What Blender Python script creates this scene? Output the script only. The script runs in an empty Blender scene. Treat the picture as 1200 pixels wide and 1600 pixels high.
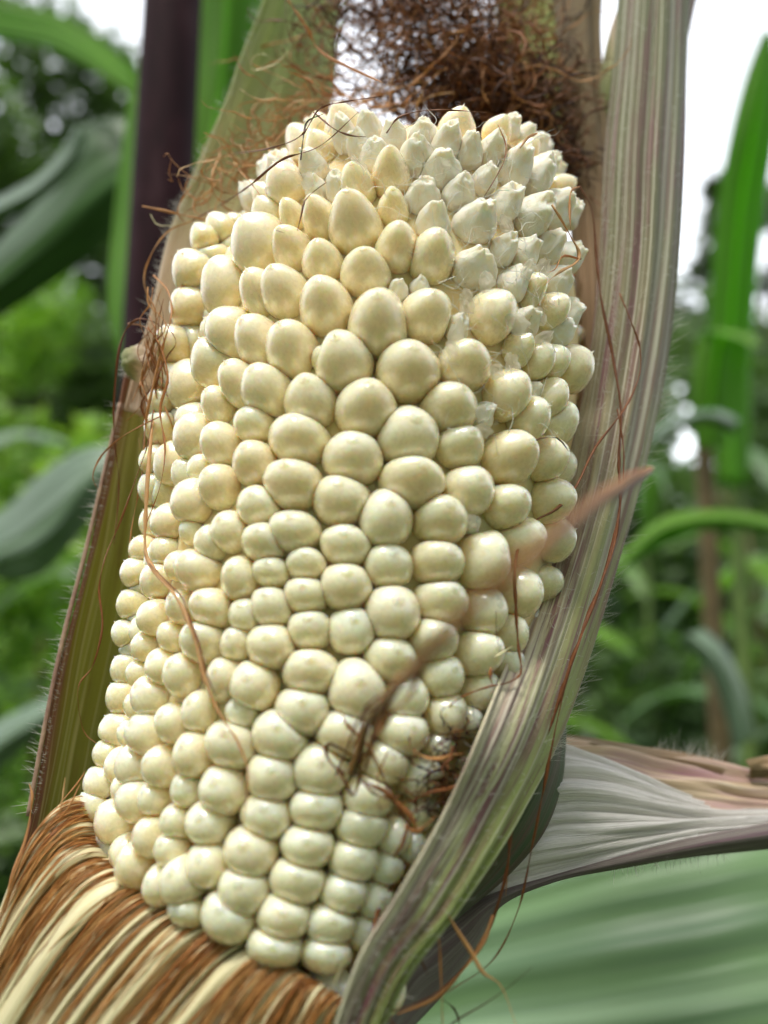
import bpy, math, random
import numpy as np
from mathutils import Vector, Matrix, noise, Quaternion

random.seed(7); np.random.seed(7)
S = bpy.context.scene
COL = S.collection

# ------------------------------------------------------------------ camera
PITCH = math.radians(12)
F = 1600*28/36.0
CAM = Vector((0, 0, 1.15))
RT = Vector((1, 0, 0)); UPV = Vector((0, -math.sin(PITCH), math.cos(PITCH))); FW = Vector((0, math.cos(PITCH), math.sin(PITCH)))
cd = bpy.data.cameras.new('camera'); cam = bpy.data.objects.new('camera', cd); COL.objects.link(cam)
cam.location = CAM; cam.rotation_euler = (math.pi/2+PITCH, 0, 0)
cd.sensor_fit = 'VERTICAL'; cd.sensor_height = 36; cd.sensor_width = 27; cd.lens = 28
cd.clip_start = 0.002; cd.clip_end = 500
cd.dof.use_dof = True; cd.dof.focus_distance = 0.102; cd.dof.aperture_fstop = 11.5
S.camera = cam
# ------------------------------------------------------------------ world and sun
SUN_EL, SUN_AZ = math.radians(63), math.radians(205)     # azimuth: direction the light comes from, clockwise from +Y
w = bpy.data.worlds.new('World'); S.world = w; w.use_nodes = True
nt = w.node_tree; nt.nodes.clear()
sky = nt.nodes.new('ShaderNodeTexSky'); sky.sky_type = 'NISHITA'; sky.sun_disc = False
sky.sun_elevation = SUN_EL; sky.sun_rotation = SUN_AZ; sky.air_density = 1.3; sky.dust_density = 4
hs = nt.nodes.new('ShaderNodeHueSaturation'); hs.inputs['Saturation'].default_value = 0.2
tc = nt.nodes.new('ShaderNodeTexCoord'); cl = nt.nodes.new('ShaderNodeTexNoise'); cl.inputs['Scale'].default_value = 2.2; cl.inputs['Detail'].default_value = 5   # bright broken cloud
cr_ = nt.nodes.new('ShaderNodeValToRGB'); cr_.color_ramp.elements[0].position = .30; cr_.color_ramp.elements[0].color = (.8, .8, .8, 1); cr_.color_ramp.elements[1].position = .62; cr_.color_ramp.elements[1].color = (1.25, 1.25, 1.25, 1)
ml = nt.nodes.new('ShaderNodeMix'); ml.data_type = 'RGBA'; ml.blend_type = 'MULTIPLY'; ml.inputs[0].default_value = 1
nt.links.new(tc.outputs['Generated'], cl.inputs['Vector']); nt.links.new(cl.outputs['Fac'], cr_.inputs[0]); nt.links.new(cr_.outputs[0], ml.inputs[7])
bg = nt.nodes.new('ShaderNodeBackground'); bg.inputs['Strength'].default_value = 0.115
wo = nt.nodes.new('ShaderNodeOutputWorld')
nt.links.new(sky.outputs[0], hs.inputs['Color']); nt.links.new(hs.outputs[0], ml.inputs[6])
sxy = nt.nodes.new('ShaderNodeSeparateXYZ'); mr = nt.nodes.new('ShaderNodeMapRange'); ml2 = nt.nodes.new('ShaderNodeMix'); ml2.data_type = 'RGBA'; ml2.blend_type = 'MULTIPLY'; ml2.inputs[0].default_value = 1   # added gain: sky brighter ahead, dimmer behind the camera to cut front light
nt.links.new(tc.outputs['Generated'], sxy.inputs[0]); nt.links.new(sxy.outputs[1], mr.inputs['Value'])
mr.inputs['From Min'].default_value = -.6; mr.inputs['From Max'].default_value = .9; mr.inputs['To Min'].default_value = .65; mr.inputs['To Max'].default_value = 3.4
nt.links.new(ml.outputs[2], ml2.inputs[6]); nt.links.new(mr.outputs[0], ml2.inputs[7]); nt.links.new(ml2.outputs[2], bg.inputs['Color']); nt.links.new(bg.outputs[0], wo.inputs['Surface'])
sd = bpy.data.lights.new('sun', 'SUN'); sun = bpy.data.objects.new('sun', sd); COL.objects.link(sun)
sd.energy = 1.5; sd.angle = math.radians(12); sd.color = (1, .94, .85)
ldir = Vector((math.sin(SUN_AZ)*math.cos(SUN_EL), math.cos(SUN_AZ)*math.cos(SUN_EL), math.sin(SUN_EL)))
sun.rotation_euler = ldir.to_track_quat('Z', 'Y').to_euler()
S.view_settings.view_transform = 'Standard'; S.view_settings.look = 'None'; S.view_settings.gamma = 1
S.view_settings.exposure = 0.7
S.render.resolution_x = 768; S.render.resolution_y = 1024

# ------------------------------------------------------------------ helpers
def P(px, py, d):
    return CAM + RT*((px-600)/F*d) + UPV*((800-py)/F*d) + FW*d
def lerp(a, b, t): return a+(b-a)*t
def cr(p, t):
    """Catmull-Rom through a list of Vectors, t in 0..1"""
    n = len(p)-1; x = min(max(t, 0), 1)*n; i = min(int(x), n-1); f = x-i
    p1, p2 = p[i], p[i+1]
    p0 = p[i-1] if i > 0 else p1*2-p2
    p3 = p[i+2] if i+2 <= n else p2*2-p1
    return 0.5*((2*p1)+(p2-p0)*f+(2*p0-5*p1+4*p2-p3)*f*f+(3*p1-p0-3*p2+p3)*f*f*f)
def interp(tab, x):
    if x <= tab[0][0]: return tab[0][1]
    for (a, b), (c, d) in zip(tab, tab[1:]):
        if x <= c: return b+(d-b)*(x-a)/(c-a)
    return tab[-1][1]
def mesh_obj(name, verts, faces, mat, parent=None, uvs=None, attrs=None, smooth=True):
    me = bpy.data.meshes.new(name); me.from_pydata([tuple(v) for v in verts], [], faces)
    if uvs is not None:
        l = me.uv_layers.new(name='UVMap'); vi = np.empty(len(me.loops), dtype=np.int32); me.loops.foreach_get('vertex_index', vi)
        l.data.foreach_set('uv', np.asarray(uvs, dtype=np.float32)[vi].ravel())
    if attrs:
        for k, a in attrs.items():
            a = np.asarray(a, dtype=np.float32)
            if a.ndim == 2:
                at = me.attributes.new(k, 'FLOAT_VECTOR', 'POINT'); at.data.foreach_set('vector', a.ravel())
            else:
                at = me.attributes.new(k, 'FLOAT', 'POINT'); at.data.foreach_set('value', a)
    if smooth: me.polygons.foreach_set('use_smooth', [True]*len(me.polygons))
    me.materials.append(mat); me.update()
    o = bpy.data.objects.new(name, me); COL.objects.link(o)
    if parent: o.parent = parent; o.matrix_parent_inverse = parent.matrix_world.inverted()
    return o
def thing(name, label, cat, loc=(0, 0, 0), group=None):
    o = bpy.data.objects.new(name, None); COL.objects.link(o); o.empty_display_size = .02
    o.location = loc; o.matrix_world = Matrix.Translation(loc); o['label'] = label; o['category'] = cat
    if group: o['group'] = group
    return o

# ------------------------------------------------------------------ materials
class NB:
    def __init__(s, name):
        s.m = bpy.data.materials.new(name); s.m.use_nodes = True; s.t = s.m.node_tree; s.t.nodes.clear()
        s.out = s.n('ShaderNodeOutputMaterial')
    def n(s, typ, **kw):
        x = s.t.nodes.new(typ)
        for k, v in kw.items(): setattr(x, k, v)
        return x
    def l(s, a, b): s.t.links.new(a, b)
    def val(s, sock, v):
        if hasattr(v, 'node'): s.l(v, sock)
        else: sock.default_value = v
    def attr(s, name, out='Vector'): return s.n('ShaderNodeAttribute', attribute_name=name).outputs[out]
    def uv(s): return s.n('ShaderNodeTexCoord').outputs['UV']
    def mapping(s, vec, scale=(1, 1, 1), loc=(0, 0, 0)):
        x = s.n('ShaderNodeMapping'); s.l(vec, x.inputs[0]); x.inputs['Scale'].default_value = scale; x.inputs['Location'].default_value = loc
        return x.outputs[0]
    def noise(s, vec, scale=5, det=3, rough=.5, dist=0):
        x = s.n('ShaderNodeTexNoise'); s.l(vec, x.inputs['Vector']); x.inputs['Scale'].default_value = scale
        x.inputs['Detail'].default_value = det; x.inputs['Roughness'].default_value = rough; x.inputs['Distortion'].default_value = dist
        return x.outputs['Fac']
    def ramp(s, fac, stops):
        x = s.n('ShaderNodeValToRGB'); s.l(fac, x.inputs[0]); e = x.color_ramp.elements
        while len(e) < len(stops): e.new(.5)
        for i, (p, c) in enumerate(stops):
            e[i].position = p; c = c if hasattr(c, '__len__') else (c, c, c); e[i].color = (*c, 1)
        return x.outputs[0]
    def mix(s, fac, a, b, mode='MIX'):
        x = s.n('ShaderNodeMix', data_type='RGBA', blend_type=mode)
        s.val(x.inputs[0], fac)
        for k, v in ((6, a), (7, b)):
            if hasattr(v, 'node'): s.l(v, x.inputs[k])
            else: x.inputs[k].default_value = (*v, 1) if len(v) == 3 else v
        return x.outputs[2]
    def math(s, op, a, b=0.):
        x = s.n('ShaderNodeMath', operation=op); s.val(x.inputs[0], a); s.val(x.inputs[1], b); return x.outputs[0]
    def bump(s, h, strength=.3, dist=.001, normal=None):
        x = s.n('ShaderNodeBump'); s.l(h, x.inputs['Height']); x.inputs['Strength'].default_value = strength; x.inputs['Distance'].default_value = dist
        if normal: s.l(normal, x.inputs['Normal'])
        return x.outputs[0]
    def bsdf(s, col, rough=.5, spec=.5, normal=None, sss=0, radius=(1, .6, .3), scale=.001, trans=0, tcol=None, coat=0, sheen=0):
        x = s.n('ShaderNodeBsdfPrincipled'); s.val(x.inputs['Base Color'], col if hasattr(col, 'node') else (*col, 1)); s.val(x.inputs['Roughness'], rough)
        s.val(x.inputs['Specular IOR Level'], spec)
        if normal: s.l(normal, x.inputs['Normal'])
        if sss:
            x.inputs['Subsurface Weight'].default_value = sss; x.inputs['Subsurface Radius'].default_value = radius; x.inputs['Subsurface Scale'].default_value = scale
        if coat: x.inputs['Coat Weight'].default_value = coat; x.inputs['Coat Roughness'].default_value = .16
        if sheen: x.inputs['Sheen Weight'].default_value = sheen
        sh = x.outputs[0]
        if trans:
            t = s.n('ShaderNodeBsdfTranslucent'); c = tcol if tcol is not None else col
            s.val(t.inputs[0], c if hasattr(c, 'node') else (*c, 1))
            if normal: s.l(normal, t.inputs['Normal'])
            mx = s.n('ShaderNodeMixShader'); s.val(mx.inputs[0], trans); s.l(sh, mx.inputs[1]); s.l(t.outputs[0], mx.inputs[2]); sh = mx.outputs[0]
        s.l(sh, s.out.inputs['Surface']); return s.m

def mat_kernel():
    b = NB('kernel_skin'); kp = b.attr('kp'); rn = b.attr('rnd', 'Fac')
    sep = b.n('ShaderNodeSeparateXYZ'); b.l(kp, sep.inputs[0]); z = sep.outputs[2]
    # yellower towards the root, paler at the crown; tone differs from kernel to kernel
    z2 = b.n('ShaderNodeMath', operation='MULTIPLY_ADD'); b.l(z, z2.inputs[0]); z2.inputs[1].default_value = .5; z2.inputs[2].default_value = .5
    base = b.ramp(z2.outputs[0], [(0, (.86, .60, .26)), (.38, (.86, .71, .40)), (.75, (.88, .775, .55)), (1, (.92, .85, .68))])  # warm root colour also paints in the glow of the creases
    var = b.ramp(rn, [(0, (.95, .93, .87)), (.5, (.98, .975, .95)), (1, (1, 1, 1))])
    base = b.mix(1, base, var, 'MULTIPLY')
    off = b.n('ShaderNodeVectorMath', operation='ADD'); b.l(kp, off.inputs[0])
    cmb = b.n('ShaderNodeCombineXYZ'); rn50 = b.math('MULTIPLY', rn, 50.); b.l(rn50, cmb.inputs[0]); b.l(rn50, cmb.inputs[1]); b.l(cmb.outputs[0], off.inputs[1])
    v = off.outputs[0]
    speck = b.ramp(b.noise(v, 9, 2), [(.73, 0), (.765, 1)])
    base = b.mix(b.math('MULTIPLY', speck, .22), base, (.45, .27, .08))
    mott = b.noise(v, 1.8, 3)
    base = b.mix(b.ramp(mott, [(.35, 0), (.75, .25)]), base, (.86, .80, .64))
    # star-shaped crease of the silk scar at the crown
    r2 = b.math('SQRT', b.math('ADD', b.math('MULTIPLY', sep.outputs[0], sep.outputs[0]), b.math('MULTIPLY', sep.outputs[1], sep.outputs[1])))
    capz = b.math('GREATER_THAN', z, .5)
    near = b.math('MULTIPLY', b.ramp(r2, [(.0, 1), (.10, .8), (.22, 0)]), capz)
    wr = b.noise(b.mapping(v, (1, 1, .3)), 13, 4, .7, 1.5)
    base = b.mix(b.math('MULTIPLY', near, .6), base, (.93, .90, .76))
    h = b.math('MULTIPLY', near, wr)
    h2 = b.math('MULTIPLY', b.noise(v, 2.6, 2), .35)
    n1 = b.bump(h, .75, .0008); n2 = b.bump(h2, .18, .0012, n1)
    micro = b.noise(v, 40, 2)
    n3 = b.bump(micro, .05, .0002, n2)
    rg = b.ramp(b.noise(v, 6, 3), [(.3, .22), (.7, .33)])
    return b.bsdf(base, rg, .9, n3, sss=.85, radius=(1, .62, .25), scale=.0038, coat=.8)
def mat_dry():
    b = NB('dry_kernel_skin'); kp = b.attr('kp'); rn = b.attr('rnd', 'Fac')
    cmb = b.n('ShaderNodeCombineXYZ'); rn50 = b.math('MULTIPLY', rn, 50.); b.l(rn50, cmb.inputs[0]); b.l(rn50, cmb.inputs[2])
    off = b.n('ShaderNodeVectorMath', operation='ADD'); b.l(kp, off.inputs[0]); b.l(cmb.outputs[0], off.inputs[1]); v = off.outputs[0]
    sep = b.n('ShaderNodeSeparateXYZ'); b.l(kp, sep.inputs[0])
    base = b.ramp(b.noise(v, 2.2, 4, .6), [(.3, (.93, .82, .63)), (.5, (.97, .90, .77)), (.7, (.98, .94, .86))])
    base = b.mix(b.ramp(b.noise(v, 5, 4, .7), [(.60, 0), (.74, .4)]), base, (.80, .64, .40))
    fib = b.noise(b.mapping(v, (5, 5, 1.2)), 2.6, 6, .7, 1.2)
    n1 = b.bump(fib, .4, .0006); n2 = b.bump(b.noise(v, 16, 5, .7, .8), .2, .0003, n1)
    return b.bsdf(base, b.ramp(fib, [(.3, .25), (.7, .5)]), .6, n2, sss=.7, radius=(1, .75, .5), scale=.0014, trans=.05)
def mat_fibre(name, stops, vstops=None, blotch=None, bscale=(7, 1.6, 1), bthr=(.5, .62), su=46, sv=1.4, trans=.25, rough=.55, spec=.3, bump=.5, bdist=.0006, tcol=None, vein=None, ugreen=False, edge=None):
    b = NB(name); uv = b.uv()
    f1 = b.noise(b.mapping(uv, (su, sv, 1)), 1, 5, .65, .15)
    f2 = b.noise(b.mapping(uv, (su*4, sv*4, 1), (3, 7, 0)), 1, 4, .7)
    f3 = b.noise(b.mapping(uv, (su*6, sv*40, 1), (5, 1, 0)), 1, 3, .6)
    f = b.math('ADD', b.math('ADD', b.math('MULTIPLY', f1, .6), b.math('MULTIPLY', f2, .28)), b.math('MULTIPLY', f3, .12))
    col = b.ramp(f, stops)
    if vstops:
        sx = b.n('ShaderNodeSeparateXYZ'); b.l(uv, sx.inputs[0])
        wob = b.math('ADD', sx.outputs[1], b.math('MULTIPLY', b.math('SUBTRACT', b.noise(b.mapping(uv, (9, 2, 1)), 1, 3), .5), .18))
        g = b.ramp(wob, vstops); col = b.mix(1, g, b.ramp(f, [(.25, .60), (.5, .97), (.75, 1.15)]), 'MULTIPLY')
        if stops: col = b.mix(.25, col, b.ramp(f, stops))
    if edge:
        se = b.n('ShaderNodeSeparateXYZ'); b.l(uv, se.inputs[0])
        eu = b.math('ADD', se.outputs[0], b.math('MULTIPLY', b.math('SUBTRACT', b.noise(b.mapping(uv, (12, 3, 1)), 1, 3), .5), .2))
        col = b.mix(b.math('MULTIPLY', b.ramp(eu, [(.08, 1), (.22, 0)]), .8), col, edge)
    if ugreen:   # cream towards the free edge, yellow green towards the outer edge, lower half only
        sg = b.n('ShaderNodeSeparateXYZ'); b.l(uv, sg.inputs[0])
        un = b.math('ADD', sg.outputs[0], b.math('MULTIPLY', b.math('SUBTRACT', b.noise(b.mapping(uv, (6, 1.5, 1)), 1, 3), .5), .35))
        low = b.ramp(sg.outputs[1], [(.38, 0), (.55, 1)])
        col = b.mix(b.math('MULTIPLY', b.math('MULTIPLY', low, b.ramp(un, [(.55, 0), (.72, 1)])), .75), col, (.34, .42, .10))
        col = b.mix(b.math('MULTIPLY', b.math('MULTIPLY', low, b.ramp(un, [(.25, 1), (.42, 0)])), .75), col, (.82, .74, .56))
        pb = b.ramp(b.noise(b.mapping(uv, (15, 9, 1), (2, 5, 0)), 1, 5, .65), [(.49, 0), (.55, 1)])
        zone_ = b.math('MULTIPLY', low, b.ramp(un, [(.12, 0), (.28, 1), (.5, 1), (.66, 0)]))
        col = b.mix(b.math('MULTIPLY', b.math('MULTIPLY', pb, zone_), .75), col, (.22, .045, .10))
    if blotch:
        bl = b.ramp(b.noise(b.mapping(uv, bscale), 1, 4, .6), [(bthr[0], 0), (bthr[1], 1)])
        bl = b.math('MULTIPLY', bl, b.ramp(f1, [(.35, .25), (.55, 1)]))
        col = b.mix(b.math('MULTIPLY', bl, .8), col, blotch)
    if vein:
        # parallel pale veins
        sx2 = b.n('ShaderNodeSeparateXYZ'); b.l(uv, sx2.inputs[0])
        vn = b.noise(b.mapping(uv, (vein[0], .35, 1), (1.7, 0, 0)), 1, 1, .3)
        vm = b.ramp(b.math('ABSOLUTE', b.math('SUBTRACT', vn, .5)), [(0, 1), (.012, .8), (.03, 0)])
        col = b.mix(b.math('MULTIPLY', vm, b.math('MULTIPLY', f2, 1.3)), col, vein[1])
    n1 = b.bump(f, bump, bdist)
    return b.bsdf(col, rough, spec, n1, trans=trans, tcol=tcol if tcol else col, sheen=.15)
def mat_silk(name, stops, trans=.2, rough=.5):
    b = NB(name); rn = b.attr('rnd', 'Fac'); uv = b.uv()
    f = b.noise(b.mapping(uv, (3, 30, 1)), 1, 4, .6)
    s = b.math('ADD', b.math('MULTIPLY', rn, .7), b.math('MULTIPLY', f, .4))
    return b.bsdf(b.ramp(s, stops), rough, .35, b.bump(f, .4, .0002), trans=trans)
def mat_green(name, c1, c2, c3, trans=.35, rough=.4, su=20, sv=2, tmul=(1.2, 1.5, .5), spec=.4, stripes=None):
    b = NB(name); uv = b.uv()
    f = b.noise(b.mapping(uv, (su, sv, 1)), 1, 4, .6)
    col = b.ramp(f, [(.3, c1), (.5, c2), (.7, c3)])
    sx = b.n('ShaderNodeSeparateXYZ'); b.l(uv, sx.inputs[0])
    rib = b.ramp(b.math('ABSOLUTE', b.math('SUBTRACT', sx.outputs[0], .5)), [(0, 1), (.03, .6), (.06, 0)])
    col = b.mix(b.math('MULTIPLY', rib, .7), col, tuple(min(1, x*1.8+.06) for x in c3))
    if stripes:
        st = b.ramp(b.noise(b.mapping(uv, (stripes[0], .6, 1)), 1, 3, .5), [(.48, 0), (.62, 1)])
        col = b.mix(st, col, stripes[1])
    t = b.mix(1, col, tmul, 'MULTIPLY')
    return b.bsdf(col, rough, spec, b.bump(f, .25, .001), trans=trans, tcol=t)
def mat_foliage(name, c1, c2, c3, trans=.35):
    b = NB(name); rn = b.attr('rnd', 'Fac')
    col = b.ramp(rn, [(0, c1), (.5, c2), (1, c3)])
    t = b.mix(1, col, (1.3, 1.5, .5), 'MULTIPLY')
    return b.bsdf(col, .45, .4, trans=trans, tcol=t)
def mat_noise(name, stops, scale=8, rough=.8, bump=.4, bdist=.01, coord='Object', spec=.3, map=(1, 1, 1), sheen=0):
    b = NB(name); v = b.n('ShaderNodeTexCoord').outputs[coord]
    f = b.noise(b.mapping(v, map), scale, 6, .6)
    return b.bsdf(b.ramp(f, stops), rough, spec, b.bump(f, bump, bdist), sheen=sheen)

M_KERNEL = mat_kernel(); M_DRY = mat_dry()
def mat_core():
    b = NB('cob_gap_glow'); v = b.n('ShaderNodeTexCoord').outputs['Object']; f = b.noise(v, 260, 5, .6)
    return b.bsdf(b.ramp(f, [(.3, (.78, .54, .24)), (.7, (.88, .72, .42))]), .6, .3, b.bump(f, .4, .0004), sss=.8, radius=(1, .62, .25), scale=.003)
M_CORE = mat_core()  # light glowing between the kernels is painted as bright warm cream
M_CHAFF = mat_fibre('chaff', [(.3, (.88, .78, .62)), (.5, (.94, .89, .78)), (.7, (.96, .93, .86))], su=8, sv=3, trans=.5, rough=.3, spec=.6, bump=.4, bdist=.0005)
_t = M_CHAFF.node_tree; _o = [n for n in _t.nodes if n.type == 'OUTPUT_MATERIAL'][0]; _s = _o.inputs['Surface'].links[0].from_socket; _m = _t.nodes.new('ShaderNodeMixShader'); _m.inputs[0].default_value = .45; _p = _t.nodes.new('ShaderNodeBsdfTransparent')
_t.links.new(_s, _m.inputs[1]); _t.links.new(_p.outputs[0], _m.inputs[2]); _t.links.new(_m.outputs[0], _o.inputs['Surface'])
M_SILK = mat_silk('brown_silk', [(.05, (.07, .024, .012)), (.35, (.22, .075, .024)), (.6, (.42, .165, .05)), (.9, (.62, .33, .13))])
M_SILK_DARK = mat_silk('dark_brown_silk', [(.05, (.02, .009, .006)), (.4, (.07, .024, .010)), (.7, (.18, .062, .020)), (1, (.34, .14, .045))])
M_SILK_TAN = mat_silk('tan_silk', [(.05, (.32, .13, .045)), (.4, (.56, .27, .10)), (.7, (.68, .42, .20)), (1, (.80, .64, .40))], trans=.4)
M_SILK_CREAM = mat_fibre('cream_silk', [(.3, (.62, .50, .22)), (.5, (.80, .73, .45)), (.7, (.88, .84, .62))], su=9, sv=2, trans=.2, rough=.32, spec=.5, bump=.4, bdist=.0003)
M_HAIR = NB('pale_hair').bsdf((.85, .84, .78), .4, .5, trans=.4)

# ------------------------------------------------------------------ surface and strand builders
def sheet(name, rows, mat, parent, nu=24, nv=60, wr=.0004, wfreq=(9, 1.5), thick=.00025, seed=0, ripple=None, fn=None):
    """surface through control rows of (px,py,depth); rows run along the leaf, columns across it"""
    R = [[(P(*c) if not isinstance(c, Vector) else c) for c in r] for r in rows]
    V = []; U = []
    for j in range(nv+1):
        v = j/nv
        col = [cr([r[k] for r in R], v) for k in range(len(R[0]))]
        for i in range(nu+1):
            u = i/nu; V.append(cr(col, u)); U.append((u, v))
    W = nu+1; out = []
    for j in range(nv+1):
        for i in range(nu+1):
            a = V[j*W+min(i+1, nu)]-V[j*W+max(i-1, 0)]; c = V[min(j+1, nv)*W+i]-V[max(j-1, 0)*W+i]
            n = a.cross(c); n.normalize()
            u, v = U[j*W+i]
            d = noise.noise(Vector((u*wfreq[0]+seed*7.1, v*wfreq[1]+seed*3.3, seed)))*wr
            d += noise.noise(Vector((u*wfreq[0]*3.1+seed, v*wfreq[1]*1.7, seed+9)))*wr*.35
            if ripple: d += ripple(u, v)
            p = V[j*W+i]+n*d
            if fn: p = fn(p, u, v)
            out.append(p)
    Fc = [(j*W+i, j*W+i+1, (j+1)*W+i+1, (j+1)*W+i) for j in range(nv) for i in range(nu)]
    o = mesh_obj(name, out, Fc, mat, parent, U)
    if thick:
        m = o.modifiers.new('thickness', 'SOLIDIFY'); m.thickness = thick; m.offset = 0
    return o
class Strands:
    def __init__(s): s.V = []; s.F = []; s.U = []; s.R = []
    def add(s, pts, r, flat=.32, sides=5, n=None, taper=(.6, 1, .25), jit=0, rnd=None, twist=3, fuzz=.35):
        """pts: list of Vectors"""
        L = sum((b-a).length for a, b in zip(pts, pts[1:]))
        if n is None: n = max(8, int(L/.0009))
        rnd = random.random() if rnd is None else rnd
        sd = random.random()*100; base = len(s.V); up = Vector((random.uniform(-1, 1), random.uniform(-1, 1), random.uniform(-1, 1))).normalized()
        for k in range(n+1):
            t = k/n; p = cr(pts, t); q = cr(pts, min(1, t+.5/n)) - cr(pts, max(0, t-.5/n))
            if q.length < 1e-9: q = Vector((0, 0, 1))
            q.normalize()
            if jit:
                p = p+Vector((noise.noise(Vector((sd, L*t*450, 0))), noise.noise(Vector((sd+5, L*t*450, 0))), noise.noise(Vector((sd+9, L*t*450, 0)))))*jit
            x = up.cross(q)
            if x.length < 1e-4: x = Vector((1, 0, 0)).cross(q)
            x.normalize(); y = q.cross(x); a = twist*noise.noise(Vector((sd, L*t*60, 3)))*3
            rr = r*(lerp(taper[0], taper[1], min(1, t*3)) if t < .5 else lerp(taper[1], taper[2], max(0, (t-.6)/.4)))
            rr *= 1+fuzz*noise.noise(Vector((sd+3, L*t*900, 1)))
            ca, sa = math.cos(a), math.sin(a); x2 = x*ca+y*sa; y2 = y*ca-x*sa
            for m in range(sides):
                th = 2*math.pi*m/sides; s.V.append(p+x2*(math.cos(th)*rr)+y2*(math.sin(th)*rr*flat)); s.U.append((m/sides, L*t*40)); s.R.append(rnd)
            if k:
                for m in range(sides):
                    a0 = base+(k-1)*sides+m; a1 = base+(k-1)*sides+(m+1) % sides
                    s.F.append((a0, a1, a1+sides, a0+sides))
        s.F.append(tuple(base+m for m in range(sides))[::-1]); s.F.append(tuple(base+n*sides+m for m in range(sides)))
    def build(s, name, mat, parent, stuff=False):
        o = mesh_obj(name, s.V, s.F, mat, parent, s.U, {'rnd': s.R})
        if stuff: o['kind'] = 'stuff'
        return o

# ------------------------------------------------------------------ the ear: its cob
A_BOT = P(446, 1510, .1035); A_TOP = P(690, 175, .1385)
AX = (A_TOP-A_BOT); ALEN = AX.length; AX.normalize()
PROF = [(-.12, .020), (-.04, .0245), (.05, .0272), (.25, .0303), (.45, .0318), (.6, .0320), (.72, .0308), (.82, .0282), (.89, .0245), (.94, .0200), (.975, .0140), (.995, .007), (1.005, .0)]
_pr = [Vector((a, b, 0)) for a, b in PROF]
def rad(t): return interp(PROF_S, t)
PROF_S = sorted([(lambda v: (v.x, max(v.y, 0)))(cr(_pr, k/120)) for k in range(121)])
def frame(p):
    t = (p-A_BOT).dot(AX)/ALEN; c = A_BOT+AX*(t*ALEN); n = p-c; d = n.length; n.normalize(); return t, n, d
def hit(px, py, off=0.0):
    """first point where the sight line meets the cob surface (radius - off); closest point if it misses"""
    best = None
    for k in range(400):
        z = .06+k*.00025; p = P(px, py, z); t, n, d = frame(p)
        r = rad(t)-off if -.12 < t < 1.005 else -.01
        if d < r: return p, n, t, z, True
        g = d-r
        if best is None or g < best[0]: best = (g, p, n, t, z)
    return best[1], best[2], best[3], best[4], False

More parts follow.
